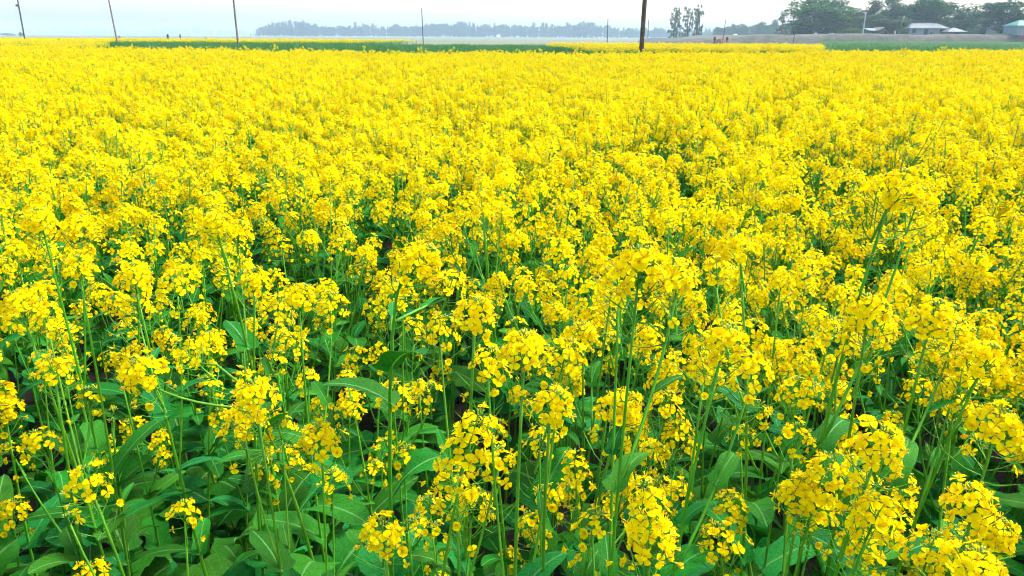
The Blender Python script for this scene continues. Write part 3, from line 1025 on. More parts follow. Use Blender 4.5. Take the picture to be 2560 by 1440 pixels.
crop('green_crop', lambda Y: x_at(245, Y), lambda Y: x_at(1385 + max(0, 33 - Y) * 60, Y), 20.5, 62, 0.55, 0.83, 'belt of green crop behind the mustard, left and middle', edge_y)
crop('weed_clump', lambda Y: x_at(245, Y), lambda Y: x_at(330, Y), 27, 31, 0.4, 1.06, 'dark green clump at the left end of the green crop belt', edge_y)
crop('green_verge', lambda Y: x_at(-300, Y), lambda Y: x_at(70, Y), 29.5, 33.5, 0.5, 1.03, 'narrow green verge between the two yellow fields at the left', edge_y)
crop('green_field', lambda Y: x_at(2075, Y), lambda Y: x_at(2900, Y), 24, 165, 0.60, 0.80, 'green crop field below the earth bank at the right', edge_y)

# ------------------------------------------------------------------ earth bank on the right, far shore lines
def bank():
    mb = MB()
    Y0 = 182.0
    rows = []
    rs = random.Random(5)
    n_ = 110
    xa, xb = x_at(1640, Y0), x_at(2760, Y0)
    def hgt(u):
        px = 1640 + u * 1120
        base = 0.0 if px <= 1645 else min(1.0, (px - 1645) / 90) ** 0.7 * 1.15
        base += 0.7 * min(1, max(0, (px - 1830) / 60)) + 0.35 * min(1, max(0, (px - 2000) / 80))
        return base * (1 + 0.05 * math.sin(px * 0.021) + 0.03 * math.sin(px * 0.073))
    V, Fc = [], []
    prof = [(-3.6, 0.0), (-2.6, 0.45), (-1.7, 0.80), (-0.7, 0.98), (0.5, 1.0), (3, 1.0), (60, 1.0), (63, 0.0)]
    for i in range(n_ + 1):
        u = i / n_
        x = xa + (xb - xa) * u
        hh_ = hgt(u)
        for j, (dy, k) in enumerate(prof):
            jit = rs.uniform(-0.12, 0.12) * (1 if 0 < j < 4 else 0)
            V.append((x + rs.uniform(-.1, .1), Y0 + dy * (0.4 + 0.6 * min(1, hh_)) + jit * 2, max(-0.05, hh_ * k + (jit if hh_ > 0.3 else 0))))
    m_ = len(prof)
    for i in range(n_):
        for j in range(m_ - 1):
            Fc.append((i * m_ + j, (i + 1) * m_ + j, (i + 1) * m_ + j + 1, i * m_ + j + 1))
    mb.add(V, Fc, 'bank_earth')
    o = mb.obj('embankment')
    tag(o, kind='structure')
    return hgt


bank()


# ------------------------------------------------------------------ trees
def crown_cards(mb, centre, rad, n_, size, mat, rs, droop=0.0, shell=0.45):
    V, Fc = [], []
    for _ in range(n_):
        u = Vector((rs.gauss(0, 1), rs.gauss(0, 1), rs.gauss(0, 1))).normalized()
        q = shell + (1 - shell) * rs.random() ** 0.6
        p = Vector((centre[0] + u.x * rad[0] * q, centre[1] + u.y * rad[1] * q, centre[2] + u.z * rad[2] * q))
        nrm = (u + Vector((rs.uniform(-.8, .8), rs.uniform(-.8, .8), rs.uniform(-.3, 1.0)))).normalized()
        a = nrm.orthogonal().normalized()
        a.rotate(Matrix.Rotation(rs.uniform(0, 6.28), 3, nrm))
        if droop: a = (a * (1 - droop) + Vector((0, 0, -1)) * droop).normalized()
        b_ = nrm.cross(a).normalized()
        s = size * rs.uniform(0.6, 1.3)
        w = s * (0.55 if not droop else 0.3)
        o = len(V)
        V += [tuple(p - a * s * .5), tuple(p + b_ * w * .5 + nrm * s * .08), tuple(p + a * s * .6), tuple(p - b_ * w * .5 + nrm * s * .08)]
        Fc.append((o, o + 1, o + 2, o + 3))
    mb.add(V, Fc, mat)


def tree_parts(kind, seed):
    """unit tree about 10 m tall at the origin; returns trunk MB, crown MB"""
    rs = random.Random(seed)
    tr, cr = MB(), MB()
    if kind in ('dense', 'mid', 'pale'):
        mat = {'dense': 'crown_dark', 'mid': 'crown_mid', 'pale': 'crown_pale'}[kind]
        lean = Vector((rs.uniform(-.5, .5), rs.uniform(-.5, .5), 0))
        tr.tube([Vector((0, 0, -0.1)), Vector((0, 0, 1.3)) + lean * .3, Vector((0, 0, 3.4)) + lean, Vector((0, 0, 7.0)) + lean * 1.5], [0.34, 0.26, 0.2, 0.06], 'bark', 7)
        nb = rs.randint(17, 22)
        for i in range(nb):
            a = i * GA + rs.uniform(-.4, .4)
            z = rs.uniform(1.5, 8.6)
            rr = (3.3 * math.sqrt(max(0.12, 1 - ((z - 4.8) / 4.9) ** 2))) * rs.uniform(0.45, 1.0)
            c = Vector((math.cos(a) * rr, math.sin(a) * rr, z)) + lean
            st = Vector((0, 0, rs.uniform(min(1.0, z * .5), max(1.1, min(5.5, z - 0.5))))) + lean
            tr.tube([st, st.lerp(c, .5) + Vector((0, 0, .3)), c], [0.11, 0.07, 0.02], 'bark', 5, cap=False)
            s = rs.uniform(1.1, 1.9)
            crown_cards(cr, c, (s * 1.15, s * 1.15, s * 0.85), 200, 0.46, mat, rs)
        crown_cards(cr, Vector((0, 0, 8.6)) + lean, (1.4, 1.4, 1.3), 170, 0.5, mat, rs)
    elif kind == 'feather':
        for t in range(rs.randint(2, 3)):
            b_ = Vector((rs.uniform(-.5, .5), rs.uniform(-.3, .3), -0.1))
            top = b_ + Vector((rs.uniform(-1.1, 1.1), rs.uniform(-.6, .6), rs.uniform(8.0, 10.0)))
            c1 = b_.lerp(top, 0.5) + Vector((rs.uniform(-.4, .4), 0, 0))
            path = bez(b_, c1, top, 9)
            tr.tube(path, [0.15 * (1 - .85 * i / 9) for i in range(10)], 'bark', 6)
            for i in range(1, 10):
                for s_ in range(rs.randint(2, 4)):
                    if rs.random() < 0.12: continue
                    a = rs.uniform(0, 6.28); l = rs.uniform(0.4, 1.5) * (1.15 - i / 14)
                    e_ = path[i] + Vector((math.cos(a) * l, math.sin(a) * l, rs.uniform(0.1, 0.6)))
                    tr.tube([path[i], e_], [0.04, 0.015], 'bark', 4, cap=False)
                    crown_cards(cr, e_ - Vector((0, 0, .35)), (rs.uniform(.2, .42), rs.uniform(.2, .42), rs.uniform(.4, .9)), 40, 0.36, 'crown_pale', rs, droop=0.75, shell=0.1)
    elif kind == 'tall':      # tall narrow village tree, clumps stacked along the stem
        top = Vector((rs.uniform(-.6, .6), rs.uniform(-.6, .6), 9.3))
        path = bez(Vector((0, 0, -.1)), Vector((rs.uniform(-.4, .4), 0, 5)), top, 9)
        tr.tube(path, [0.22 * (1 - .85 * i / 9) for i in range(10)], 'bark', 6)
        for i in range(1, 10):
            for s_ in range(4):
                a = rs.uniform(0, 6.28); l = rs.uniform(0.3, 1.6) * (1.2 - i / 12)
                e_ = path[i] + Vector((math.cos(a) * l, math.sin(a) * l, rs.uniform(0, .5)))
                tr.tube([path[i], e_], [0.05, 0.015], 'bark', 4, cap=False)
                s = rs.uniform(.6, 1.15)
                crown_cards(cr, e_, (s, s, s * 1.1), 80, 0.42, 'crown_mid', rs, droop=0.3, shell=0.2)
    elif kind == 'palm':
        path = bez(Vector((0, 0, -.1)), Vector((0.4, 0, 5)), Vector((0.1, 0, 8.4)), 10)
        tr.tube(path, [0.17 - 0.005 * i for i in range(11)], 'bark', 7)
        tp = path[-1]
        for i in range(22):
            a = i * GA; el = rs.uniform(-0.5, 1.1)
            d = Vector((math.cos(a), math.sin(a), 0))
            L_ = rs.uniform(1.9, 2.6)
            prev = None
            for k in range(9):
                t = k / 8
                p = tp + d * L_ * t * math.cos(el * (1 - .4 * t)) + Vector((0, 0, L_ * (math.sin(el) * t - 0.75 * t * t)))
                if prev is not None:
                    sd = d.cross(Vector((0, 0, 1)))
                    w = 0.42 * math.sin(math.pi * (0.12 + 0.85 * t)) 
                    for sg in (-1, 1):
                        q = prev.lerp(p, .5) + sd * sg * w - Vector((0, 0, w * 0.6))
                        cr.add([tuple(prev), tuple(prev.lerp(p, .75)), tuple(q)], [(0, 1, 2)], 'crown_mid')
                prev = p
    return tr, cr


TREE = {}
for kind, cnt in (('dense', 4), ('mid', 4), ('pale', 3), ('feather', 4), ('tall', 3), ('palm', 2)):
    for i in range(cnt):
        tr, cr = tree_parts(kind, 1200 + 31 * i + len(kind))
        TREE[(kind, i)] = (tr.mesh('trunk'), cr.mesh('crown', smooth=False), tr, cr)
tree_n = {}


def tree(kind, name, px, Y, top_py, wpx, base_z, label, group=None, var=None):
    """tree whose top shows at photograph row top_py and whose crown is wpx wide there, Y metres away"""
    k = tree_n.get(kind, 0); tree_n[kind] = k + 1
    cnt = len([1 for q in TREE if q[0] == kind])
    v = k % cnt if var is None else var
    tm, cm, _, _ = TREE[(kind, v)]
    top = at_y(px, top_py, Y)
    zs = (top.z - base_z) / 10.0
    nat = {'dense': 8.6, 'mid': 8.6, 'pale': 8.6, 'feather': 3.6, 'tall': 4.4, 'palm': 4.6}[kind]
    xs_ = wpx / F * Y / nat
    root = empty(name, (top.x, Y, base_z))
    root.rotation_euler.z = (k * 2.1) % 6.28
    root.scale = (xs_, xs_, zs)
    tag(root, label, 'tree', group)
    link('trunk', tm, root)
    link('crown', cm, root)
    return root


# village trees on and behind the bank (right)
BZ = 2.1
VT = [
    ('mid', 'village_tree', 2035, 212, -14, 125, 'tall broad bluish tree at the left end of the village grove'),
    ('tall', 'village_tree', 2012, 222, 28, 60, 'slim tree leaning out at the left edge of the village grove'),
    ('mid', 'village_tree', 2080, 226, -6, 110, 'broad tree just right of the grove\'s left end, crown leaving the frame'),
    ('palm', 'palm_tree', 2122, 222, 4, 62, 'palm tree showing its fronds above the village grove'),
    ('pale', 'village_tree', 2110, 216, 40, 100, 'lower pale green tree below the palm'),
    ('mid', 'village_tree', 2140, 238, 34, 100, 'rounded bluish tree filling the gap right of the palm'),
    ('dense', 'village_tree', 2214, 240, 30, 110, 'dark rounded tree behind the thatched shed, farther back'),
    ('mid', 'village_tree', 2262, 240, 18, 110, 'broad bluish tree behind the left of the tin-roofed house, farther back'),
    ('mid', 'village_tree', 2165, 224, 22, 95, 'rounded tree behind the pale leaning pole'),
    ('tall', 'village_tree', 2196, 218, 2, 60, 'pointed dark tree between palm and dense mango tree'),
    ('pale', 'village_tree', 2200, 210, 34, 90, 'olive tree standing behind the thatched shed'),
    ('tall', 'village_tree', 2242, 214, -20, 64, 'tall pale tree leaving the frame left of the dense mango tree'),
    ('pale', 'village_tree', 2258, 206, 40, 70, 'low yellowish tree left of the tin-roofed house'),
    ('dense', 'mango_tree', 2300, 214, 6, 110, 'dark dense tree behind the left end of the tin-roofed house'),
    ('mid', 'bamboo_clump', 2335, 210, -12, 95, 'lighter drooping tree in front of the dark crowns behind the house'),
    ('dense', 'mango_tree', 2375, 216, 4, 120, 'dark dense tree rising behind the right end of the tin-roofed house'),
    ('dense', 'mango_tree', 2400, 212, 34, 70, 'small dark tree behind the little pyramid-roofed hut'),
    ('pale', 'village_tree', 2440, 300, 26, 110, 'pale hazy tree in the gap between the two dark crowns'),
    ('pale', 'village_tree', 2462, 290, 44, 80, 'lower pale hazy tree in the gap beside the dark right crown'),
    ('dense', 'mango_tree', 2540, 192, -2, 120, 'large dark tree spreading over the green-roofed house at the right edge'),
    ('dense', 'mango_tree', 2494, 196, 36, 56, 'small dark tree with leaning crown left of the green-roofed house'),
    ('feather', 'village_tree', 2484, 205, 14, 26, 'thin wispy sapling rising left of the dark right crown'),
    ('feather', 'village_tree', 1962, 250, 34, 34, 'slender leaning tree left of the crooked stick'),
]
for kind, name, px, Y, tpy, w, lab in VT:
    tree(kind, name, px, Y, tpy, w * 1.28, BZ if Y < 245 else 0.0, lab, 'trees around the village')
for j, (px, Y, tpy, w, kd, lab) in enumerate([
    (2012, 214, 66, 60, 'mid', 'bushy undergrowth at the left foot of the village grove'),
    (2050, 206, 70, 56, 'dense', 'dark low bush under the broad tree at the grove\'s left end'),
    (2090, 208, 66, 60, 'mid', 'low bush below the palm on the bank'),
    (2128, 204, 68, 54, 'pale', 'pale low bush left of the pale leaning pole'),
    (2150, 208, 60, 54, 'mid', 'taller bush right behind the pale leaning pole'),
    (2190, 206, 62, 56, 'mid', 'bush rising behind the thatched shed'),
    (2230, 204, 64, 40, 'dense', 'dark bush behind the short pinkish post'),
    (2258, 200, 68, 34, 'pale', 'small pale bush at the left wall of the tin-roofed house'),
    (2420, 206, 70, 40, 'mid', 'bush right of the little pyramid-roofed hut'),
    (2462, 204, 74, 60, 'pale', 'pale low bush in the gap between the dark crowns'),
    (2520, 202, 60, 60, 'dense', 'dark bush behind the low cream hut')]):
    tree(kd, 'village_bush', px, Y, tpy, w, BZ - 0.6, lab, 'bushes around the village')
tree('feather', 'feathery_tree', 1689, 285, 12, 44, 0, 'tall sparse feathery tree, left one of the pair above the bank end', 'feathery trees by the bank end', 0)
tree('feather', 'feathery_tree', 1722, 290, 18, 44, 0, 'bushier feathery tree, middle of the group above the bank end', 'feathery trees by the bank end', 1)
tree('feather', 'feathery_tree', 1748, 285, 14, 36, 0, 'narrow feathery tree, right one of the group above the bank end', 'feathery trees by the bank end', 2)
# skyline trees that stick out of the far wood
for j, (px, tpy, w, kind, lab) in enumerate([
    (740, 54, 26, 'tall', 'round-topped tree highest at the left end of the far hazy wood'),
    (766, 58, 22, 'tall', 'tree beside the highest one near the left end of the far wood'),
    (890, 56, 14, 'tall', 'thin spire-like tree sticking out of the far hazy wood left of the slim pole'),
    (1150, 52, 44, 'mid', 'broad high tree in the far wood just right of the slim pole'),
    (1212, 58, 40, 'mid', 'second broad tree in the far wood right of the slim pole'),
    (1335, 57, 20, 'tall', 'hooked tree top in the far wood above the white building'),
    (1358, 58, 16, 'tall', 'narrow tree top right of the hooked one in the far wood'),
    (1420, 57, 14, 'tall', 'small tufted tree top in the far wood, middle right'),
    (1475, 54, 46, 'mid', 'highest broad tree of the far wood left of the thick pole'),
    (1855, 58, 40, 'pale', 'pale rounded tree between the feathery trees and the village grove'),
    (1905, 52, 34, 'pale', 'taller pale tree left of the slender leaning tree'),
    (1940, 50, 30, 'tall', 'upright pale tree nearest the crooked stick in the far wood'),
]):
    tree(kind, 'skyline_tree', px, 1020 if px < 1600 else 520, tpy, w, 0, lab, 'trees on the skyline of the far wood')
# low scrub far left
for j, (px, tpy, w, Y) in enumerate([(50, 80, 12, 420), (18, 83, 44, 640)]):
    tree('mid', 'lone_tree', px, Y, tpy, w, 0, ['small lone tree left of the leftmost pole on the horizon', 'low hazy thicket tree on the horizon at the left edge'][j])


def wood(name, spans, Yr, label, step, kinds, hvar=0.16):
    P, S, I, Rr = [], [], [], []
    src = []
    for kd in kinds:
        mb = MB(); mb.merge(TREE[kd][2], Matrix()); mb.merge(TREE[kd][3], Matrix())
        src.append(mb.mesh('tree_kind', smooth=False))
    rs = random.Random(len(label))
    for (pa, pb, ta, tb) in spans:
        px = pa
        while px < pb:
            f = (px - pa) / (pb - pa)
            for row in range(3):
                Y = rs.uniform(*Yr) + row * 25
                tp = ta + (tb - ta) * f + rs.gauss(0, 3.4) + row * 0.8
                q = at_y(px + rs.uniform(-8, 8), tp, Y)
                if q.z < 1: continue
                h = q.z / 10
                w = h * rs.uniform(0.5, 1.05)
                P.append((q.x, Y, 0)); S.append((w, w, h)); I.append(rs.randrange(len(src))); Rr.append((0, 0, rs.uniform(0, 6.28)))
            px += step * rs.uniform(0.7, 1.3)
    scatter(name, P, Rr, S, I, src, label, 'trees')
    print(name, len(P))


wood('wood', [(628, 652, 86, 74), (650, 690, 68, 60), (690, 790, 59, 60), (790, 1080, 66, 66), (1080, 1260, 60, 66), (1260, 1440, 66, 64), (1440, 1520, 58, 66), (1520, 1700, 70, 74), (1700, 1840, 78, 72)],
     (980, 1080), 'far hazy bluish wood along the middle of the horizon', 6, [('dense', 0), ('mid', 0), ('mid', 1), ('tall', 0), ('tall', 1), ('tall', 2), ('feather', 0)])
wood('grove', [(1790, 1860, 68, 62), (1860, 1990, 64, 56)], (480, 560), 'pale hazy grove between the feathery trees and the village', 10, [('pale', 0), ('mid', 1), ('pale', 1), ('mid', 3)])
wood('far_treeline', [(-40, 130, 77, 73), (130, 420, 72, 74), (420, 680, 73, 79)], (2550, 2950), 'faint blue treeline on the far left horizon', 7, [('dense', 1), ('mid', 2), ('dense', 3)])


# ------------------------------------------------------------------ poles
def pole(name, px0, py0, px1, py1, Y, w0, w1, mat, label, z0=None, extra=None, sides=9, wob=0.0, cat='pole'):
    """pole standing at distance Y, seen from (px0, py0) at its foot to (px1, py1); goes down to the ground and, if py1 <= 0, up out of the frame"""
    a = at_y(px0, py0, Y); b_ = at_y(px1, py1, Y)
    d = (b_ - a)
    foot = a - d * ((a.z - (0 if z0 is None else z0)) / d.z)
    top = b_ if py1 > 0 else a + d * (7.6 / max(0.1, b_.z - a.z) if (b_.z - a.z) < 7.6 else 1.0)
    r0, r1 = w0 / F * Y / 2, w1 / F * Y / 2
    n_ = 8
    rs = random.Random(int(px0))
    pts = [foot.lerp(top, i / n_) + Vector((rs.uniform(-wob, wob) if 0 < i < n_ else 0, 0, 0)) for i in range(n_ + 1)]
    root = empty(name, foot)
    tag(root, label, cat, extra)
    inv = Matrix.Translation(-foot)
    mb = MB(); t = MB(); t.tube(pts, [r0 + (r1 - r0) * i / n_ for i in range(n_ + 1)], mat, sides); mb.merge(t, inv)
    mb.obj('shaft', root)
    return root, foot, top


rt, ft, tp = pole('utility_pole', 1604, 116, 1612, 0, 26.0, 11.5, 8.5, 'timber', 'thick brown timber pole at the field edge, right of centre')
rt, ft, tp = pole('utility_pole', 61, 93, 44, 0, 62.0, 3.5, 2.7, 'steel_dark', 'dark slim pole at the far left, leaning out of the frame')
q = at_y(46, 14, 62.0) - ft
mb = MB(); mb.box((q.x - 0.04, q.y - 0.08, q.z), (0.20, 0.10, 0.14), 'steel_dark'); mb.obj('bracket', rt, smooth=False)
mb = MB(); mb.tube([(q.x + 0.0, q.y - 0.1, q.z + 0.07), (q.x + 0.0, q.y - 0.1, q.z + 0.2)], [0.04, 0.05], 'porcelain', 7); mb.obj('insulator', rt)
pole('utility_pole', 291, 95, 272, 0, 60.0, 3.9, 2.9, 'timber_grey', 'slim grey pole second from the left, leaning left')
pole('utility_pole', 594, 99, 584, 0, 52.0, 4.9, 3.6, 'timber_grey', 'pale brown pole third from the left, beside the far wood')
pole('utility_pole', 1058, 102, 1054, 20, 95.0, 2.5, 1.7, 'steel_dark', 'slim dark pole with its top in the frame, in front of the far wood')
pole('utility_pole', 1518, 104, 1520, 47, 180.0, 2.4, 1.8, 'steel_dark', 'thin grey pole left of the thick brown pole, in front of the far wood')
pole('utility_pole', 1619, 105, 1622, 49, 240.0, 1.8, 1.4, 'steel_dark', 'faint thin pole just right of the thick brown pole')
pole('utility_pole', 1809, 94, 1814, 50, 195.0, 2.2, 1.4, 'steel_dark', 'thin leaning pole above the bank, between feathery trees and village')
pole('stick', 1986, 114, 1982, 34, 60.0, 2.2, 1.2, 'timber', 'thin crooked stick rising from the yellow strip left of the village', wob=0.05, cat='stick')
pole('concrete_pole', 2157, 84, 2165, 30, 188.0, 3.6, 2.6, 'concrete', 'pale concrete pole leaning right beside the thatched shed', z0=2.0)
pole('leaning_trunk', 2253, 66, 2261, 40, 203.0, 3.6, 2.4, 'bark_pale', 'pale leaning bare trunk left of the tin-roofed house', z0=2.0, cat='trunk')
pole('gate_post', 2237, 85, 2237, 77, 190.0, 3.4, 3.2, 'pink_paint', 'short pinkish post on the bank between shed and house', z0=2.0, cat='post', sides=4)


# ------------------------------------------------------------------ village houses
def gx(px, Y): return x_at(px, Y, 85)
def gz(px, py, Y): return at_y(px, py, Y).z


def house(name, px0, px1, Y, z0, eave_py, ridge_py, depth, roof, wallm, roofm, label, openings=(), ridge=0.45, over=0.35):
    xa, xb = gx(px0, Y), gx(px1, Y)
    ze, zr = gz((px0 + px1) / 2, eave_py, Y), gz((px0 + px1) / 2, ridge_py, Y)
    W, cx = xb - xa, (xa + xb) / 2
    root = empty(name, (cx, Y, z0))
    tag(root, label, 'house')
    h = ze - z0
    # wall with openings on the front: built of panels between openings
    mb = MB()
    xs_ = sorted(openings, key=lambda o: o[0])
    t = 0.12
    cur = -W / 2
    for (u, w, lo, hi, kd) in xs_:
        ox = -W / 2 + u * W
        if ox > cur: mb.box(((cur + ox) / 2, t / 2, h / 2), (ox - cur, t, h), wallm)
        if lo > 0.02: mb.box((ox + w / 2, t / 2, lo / 2), (w, t, lo), wallm)
        if hi < h: mb.box((ox + w / 2, t / 2, (hi + h) / 2), (w, t, h - hi), wallm)
        cur = ox + w
    if cur < W / 2: mb.box(((cur + W / 2) / 2, t / 2, h / 2), (W / 2 - cur, t, h), wallm)
    mb.box((-W / 2 + t / 2, depth / 2 + t / 2, h / 2), (t, depth - t, h), wallm)
    mb.box((W / 2 - t / 2, depth / 2 + t / 2, h / 2), (t, depth - t, h), wallm)
    mb.box((0, depth + t / 2 - 0.003, h / 2), (W - 0.01, t, h), wallm)
    mb.obj('wall', root, smooth=False)
    for (u, w, lo, hi, kd) in xs_:
        ox = -W / 2 + u * W + w / 2
        p = MB(); p.box((ox, t + 0.03, (lo + hi) / 2), (w, 0.04, hi - lo), 'opening_dark')
        po = p.obj('door' if kd == 'd' else 'window', root, smooth=False)
        fr = MB()
        for sx in (-1, 1): fr.box((ox + sx * (w / 2 + 0.03), -0.02, (lo + hi) / 2), (0.07, 0.05, hi - lo + 0.12), 'timber')
        fr.box((ox, -0.02, hi + 0.03), (w - 0.01, 0.045, 0.07), 'timber')
        if kd == 'w': fr.box((ox, -0.02, (lo + hi) / 2), (0.05, 0.04, hi - lo - 0.02), 'timber')
        fr.obj('frame', po, smooth=False)
    # roof with standing corrugation ribs
    rm = MB()
    x0, x1, y0, y1 = -W / 2 - over, W / 2 + over, -over, depth + over
    zr_ = zr - z0
    ze_ = h + 0.01
    if roof == 'hip': rx0, rx1 = x0 + (x1 - x0) * (0.5 - ridge / 2), x0 + (x1 - x0) * (0.5 + ridge / 2)
    else: rx0, rx1 = x0, x1
    ym = (y0 + y1) / 2
    if roof == 'gable_front':
        V = [(x0, y0, ze_), (x1, y0, ze_), (x1, y1, ze_), (x0, y1, ze_), (0, y0 - 0.1, zr_), (0, y1 + 0.1, zr_)]
        Fc = [(0, 4, 5, 3), (1, 2, 5, 4)]
        rm.add(V, Fc, roofm)
        rm.add([(v[0], v[1], v[2] - 0.10) for v in V], [(3, 5, 4, 0), (4, 5, 2, 1)], roofm)
        gb = MB(); gb.add([(-W / 2, 0.02, h), (W / 2, 0.02, h), (0, 0.02, zr_ - 0.12)], [(0, 1, 2)], wallm); gb.obj('gable', root, smooth=False)
    elif roof == 'shed':
        V = [(x0, y0, ze_), (x1, y0, ze_), (x1, y1, zr_), (x0, y1, zr_)]
        V += [(v[0], v[1], v[2] - 0.06) for v in V]
        rm.add(V, [(0, 1, 2, 3), (7, 6, 5, 4), (0, 4, 5, 1), (1, 5, 6, 2), (2, 6, 7, 3), (3, 7, 4, 0)], roofm)
    else:
        V = [(x0, y0, ze_), (x1, y0, ze_), (x1, y1, ze_), (x0, y1, ze_), (rx0, ym, zr_), (rx1, ym, zr_)]
        rm.add(V, [(0, 1, 5, 4), (1, 2, 5), (2, 3, 4, 5), (3, 0, 4), (3, 2, 1, 0)], roofm)
    ro = rm.obj('roof', root, smooth=False)
    if roof == 'hip':
        n_ = max(3, int((x1 - x0) / 0.8))
        for i in range(1, n_):
            x = x0 + (x1 - x0) * i / n_
            t_ = 1.0
            if x < rx0: t_ = (x - x0) / max(0.01, rx0 - x0)
            elif x > rx1: t_ = (x1 - x) / max(0.01, x1 - rx1)
            if t_ < 0.15: continue
            a = Vector((x, y0, ze_ + .02)); b_ = Vector((x, y0 + (ym - y0) * t_, ze_ + (zr_ - ze_) * t_ + .02))
            s_ = MB(); s_.tube([a, b_], [0.035, 0.035], roofm, 4); s_.obj('rib', ro)
        rc = MB(); rc.tube([Vector((rx0, ym, zr_ + .02)), Vector((rx1, ym, zr_ + .02))], [0.07, 0.07], roofm, 6); rc.obj('ridge_cap', ro)
    return root


HZ = 2.15
house('tin_roofed_house', 2272, 2368, 200, HZ, 70.5, 57.5, 5.5, 'hip', 'tin_wall', 'tin_roof', 'long pale house with hipped tin roof and dark windows on the bank',
      [(0.09, 0.75, 0.55, 1.35, 'w'), (0.40, 0.8, 0.0, 1.45, 'd'), (0.56, 0.4, 0.0, 0.55, 'd'), (0.80, 0.75, 0.55, 1.35, 'w')], ridge=0.62)
house('pyramid_hut', 2371, 2414, 197, HZ, 79.5, 69, 4.0, 'hip', 'mud_wall', 'tin_roof', 'small dark hut with pale pointed roof right of the tin-roofed house', [(0.45, 0.6, 0, 0.6, 'd')], ridge=0.10)
house('thatched_shed', 2196, 2222, 193, HZ, 76.5, 67.5, 4.5, 'gable_front', 'mud_wall', 'thatch', 'dark thatched gable shed left of the pinkish post', [(0.55, 0.8, 0.0, 0.75, 'd')])
house('tin_lean_to', 2175, 2195, 194, HZ, 76.5, 70, 3.0, 'shed', 'mud_wall', 'tin_roof', 'low lean-to with pale flat tin roof joined left of the thatched shed', [(0.2, 0.8, 0.1, 0.6, 'w')])
house('green_roofed_house', 2541, 2640, 180, HZ, 64, 50, 5.0, 'hip', 'tin_blue_wall', 'tin_teal', 'house with teal green tin roof at the right edge', [(0.2, 0.8, 0.5, 1.4, 'w'), (0.5, 0.9, 0.0, 1.5, 'd')], ridge=0.6)
house('cream_hut', 2489, 2524, 190, HZ, 70, 62, 4.0, 'hip', 'cream_wall', 'tin_roof', 'low cream hut half hidden under the dark tree at the right', [(0.25, 0.8, 0.4, 1.3, 'w')], ridge=0.5)
house('far_white_building', 1241, 1251, 940, 0.0, 89.3, 86.6, 4.0, 'hip', 'white_wall', 'white_wall', 'tiny far white building in front of the hazy wood', ridge=0.6)
house('far_white_shed', 1290, 1297, 940, 0.0, 90.6, 88.6, 3.0, 'hip', 'white_wall', 'tin_roof', 'fainter far white shed right of the tiny white building', ridge=0.5)
house('far_white_hut', 1837, 1845, 420, 0.0, 88.5, 85.5, 4.0, 'hip', 'white_wall', 'white_wall', 'small far white hut between feathery trees and village grove', ridge=0.5)

# reddish shrub at the right edge
p = at_y(2552, 94, 178)
sh = MB(); st = MB()
st.tube([(0, 0, 0), (0.05, 0, .7)], [.05, .02], 'bark', 5)
crown_cards(sh, (0, 0, 0.6), (0.5, 0.45, 0.4), 200, 0.22, 'red_flowers', random.Random(3), shell=.2)
ro = empty('red_shrub', (p.x, 178, 1.3)); tag(ro, 'reddish shrub on the bank below the green-roofed house', 'shrub')
st.obj('trunk', ro); sh.obj('crown', ro, smooth=False)


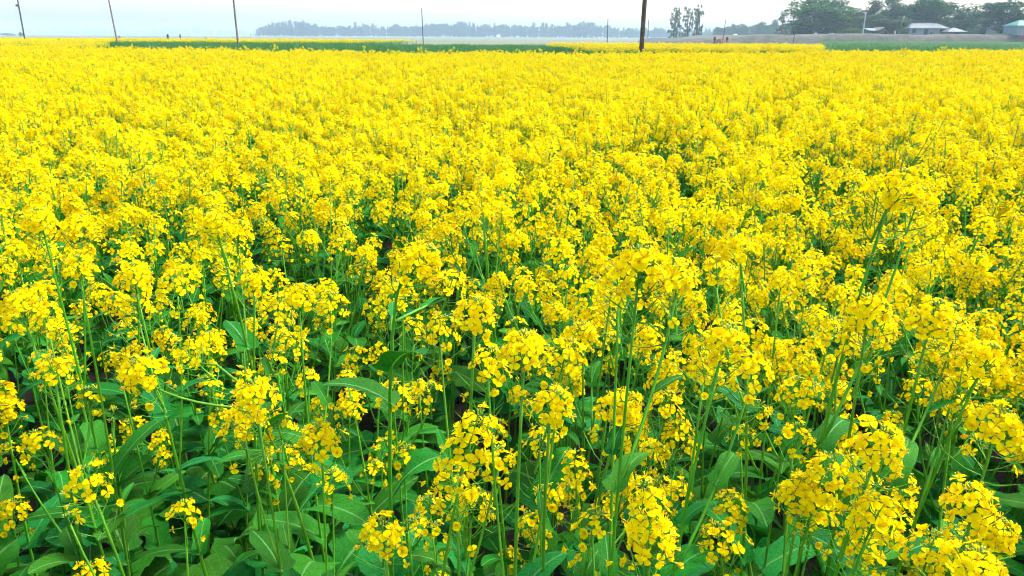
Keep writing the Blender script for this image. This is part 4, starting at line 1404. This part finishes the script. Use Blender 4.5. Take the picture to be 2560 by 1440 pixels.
# ------------------------------------------------------------------ people in the far fields
def person_mesh(pose, cloth, lower, seed):
    """one continuous skinned body about 1.6 m tall"""
    if pose == 'stand':
        J = [(0, 0, .86), (0, 0, 1.10), (0, 0, 1.32), (0, 0, 1.42), (0, -.01, 1.54), (.17, 0, 1.30), (.22, .02, 1.05), (.20, -.10, .86), (-.17, 0, 1.30), (-.22, .02, 1.05), (-.19, -.1, .86),
             (.09, 0, .80), (.10, -.02, .46), (.10, .02, .08), (.10, -.12, .04), (-.09, 0, .80), (-.10, .02, .46), (-.10, .05, .08), (-.10, -.09, .04)]
    elif pose == 'bend':
        J = [(0, .05, .80), (0, -.18, .98), (0, -.42, 1.06), (0, -.52, 1.05), (0, -.62, 1.02), (.17, -.40, 1.02), (.2, -.46, .78), (.17, -.52, .58), (-.17, -.40, 1.02), (-.2, -.46, .78), (-.17, -.52, .58),
             (.09, .05, .76), (.10, -.02, .44), (.10, .02, .08), (.10, -.12, .04), (-.09, .05, .76), (-.10, .02, .44), (-.10, .05, .08), (-.10, -.09, .04)]
    else:   # crouch
        J = [(0, .05, .30), (0, -.02, .52), (0, -.10, .72), (0, -.13, .82), (0, -.16, .93), (.17, -.08, .70), (.22, -.22, .50), (.15, -.38, .40), (-.17, -.08, .70), (-.22, -.22, .50), (-.15, -.38, .40),
             (.1, .02, .28), (.16, -.34, .46), (.13, -.16, .08), (.13, -.28, .04), (-.1, .02, .28), (-.16, -.34, .46), (-.13, -.16, .08), (-.13, -.28, .04)]
    E = [(0, 1), (1, 2), (2, 3), (3, 4), (2, 5), (5, 6), (6, 7), (2, 8), (8, 9), (9, 10), (0, 11), (11, 12), (12, 13), (13, 14), (0, 15), (15, 16), (16, 17), (17, 18)]
    rad = [.15, .14, .15, .055, .105, .07, .05, .04, .07, .05, .04, .12, .10, .075, .05, .12, .10, .075, .05]
    me = bpy.data.meshes.new('body_skeleton')
    me.from_pydata(J, E, [])
    o = bpy.data.objects.new('body_skeleton', me)
    C.objects.link(o)
    md = o.modifiers.new('skin', 'SKIN')
    for i, v in enumerate(me.skin_vertices[0].data):
        v.radius = (rad[i], rad[i]); v.use_root = (i == 0)
    o.modifiers.new('sub', 'SUBSURF').levels = 1
    dg = bpy.context.evaluated_depsgraph_get()
    out_ = bpy.data.meshes.new_from_object(o.evaluated_get(dg))
    bpy.data.objects.remove(o)
    for mt in (cloth, lower, 'skin', 'hair'): out_.materials.append(MAT[mt])
    hd = Vector(J[4]); hip = J[0][2]
    hands = [Vector(J[7]), Vector(J[10])]; feet = [Vector(J[14]), Vector(J[18])]
    for pl in out_.polygons:
        c = pl.center
        k = 0 if c.z > hip else 1
        if (c - hd).length < .15: k = 3 if (c.z > hd.z + .03 or c.y > hd.y + .02) else 2
        if min((c - h_).length for h_ in hands) < .09: k = 2
        if min((c - h_).length for h_ in feet) < .09: k = 2
        pl.material_index = k
        pl.use_smooth = True
    return out_


PEOPLE = [
    (420, 170, 'stand', 'cloth_dark', 'cloth_maroon', 0.45, 'standing person in dark clothes, left one of the two behind the green crop'),
    (451, 168, 'stand', 'cloth_maroon', 'cloth_orange', -0.6, 'standing person in dark top and reddish lower garment, right one of the two'),
    (514, 150, 'crouch', 'cloth_dark', 'cloth_dark', 1.2, 'crouching dark-clothed person at the edge of the far yellow band'),
    (297, 150, 'bend', 'cloth_pink', 'cloth_pink', 0.8, 'bending person in pinkish clothes beside the second pole from the left'),
    (1787, 150, 'stand', 'cloth_dark', 'cloth_maroon', 0.3, 'person in dark maroon clothes, leftmost of the group before the bank'),
    (1794, 152, 'bend', 'cloth_red', 'cloth_maroon', 1.0, 'bending person in red clothes, second of the group before the bank'),
    (1801, 155, 'bend', 'cloth_teal', 'cloth_teal', -1.2, 'bending person in blue-grey clothes in the middle of the group before the bank'),
    (1808, 150, 'stand', 'cloth_orange', 'cloth_orange', 2.0, 'person in orange clothes, fourth of the group before the bank'),
    (1818, 148, 'stand', 'cloth_dark', 'cloth_red', -0.2, 'person in dark top and red lower garment, rightmost of the group'),
]
for i, (px, Y, pose, c1, c2, rz, lab) in enumerate(PEOPLE):
    o = link('person', person_mesh(pose, c1, c2, i))
    o.location = (x_at(px, Y), Y, 0)
    o.rotation_euler.z = rz
    o.scale = (1.0, 1.0, 1.0)
    tag(o, lab, 'person', 'people working in the far fields')
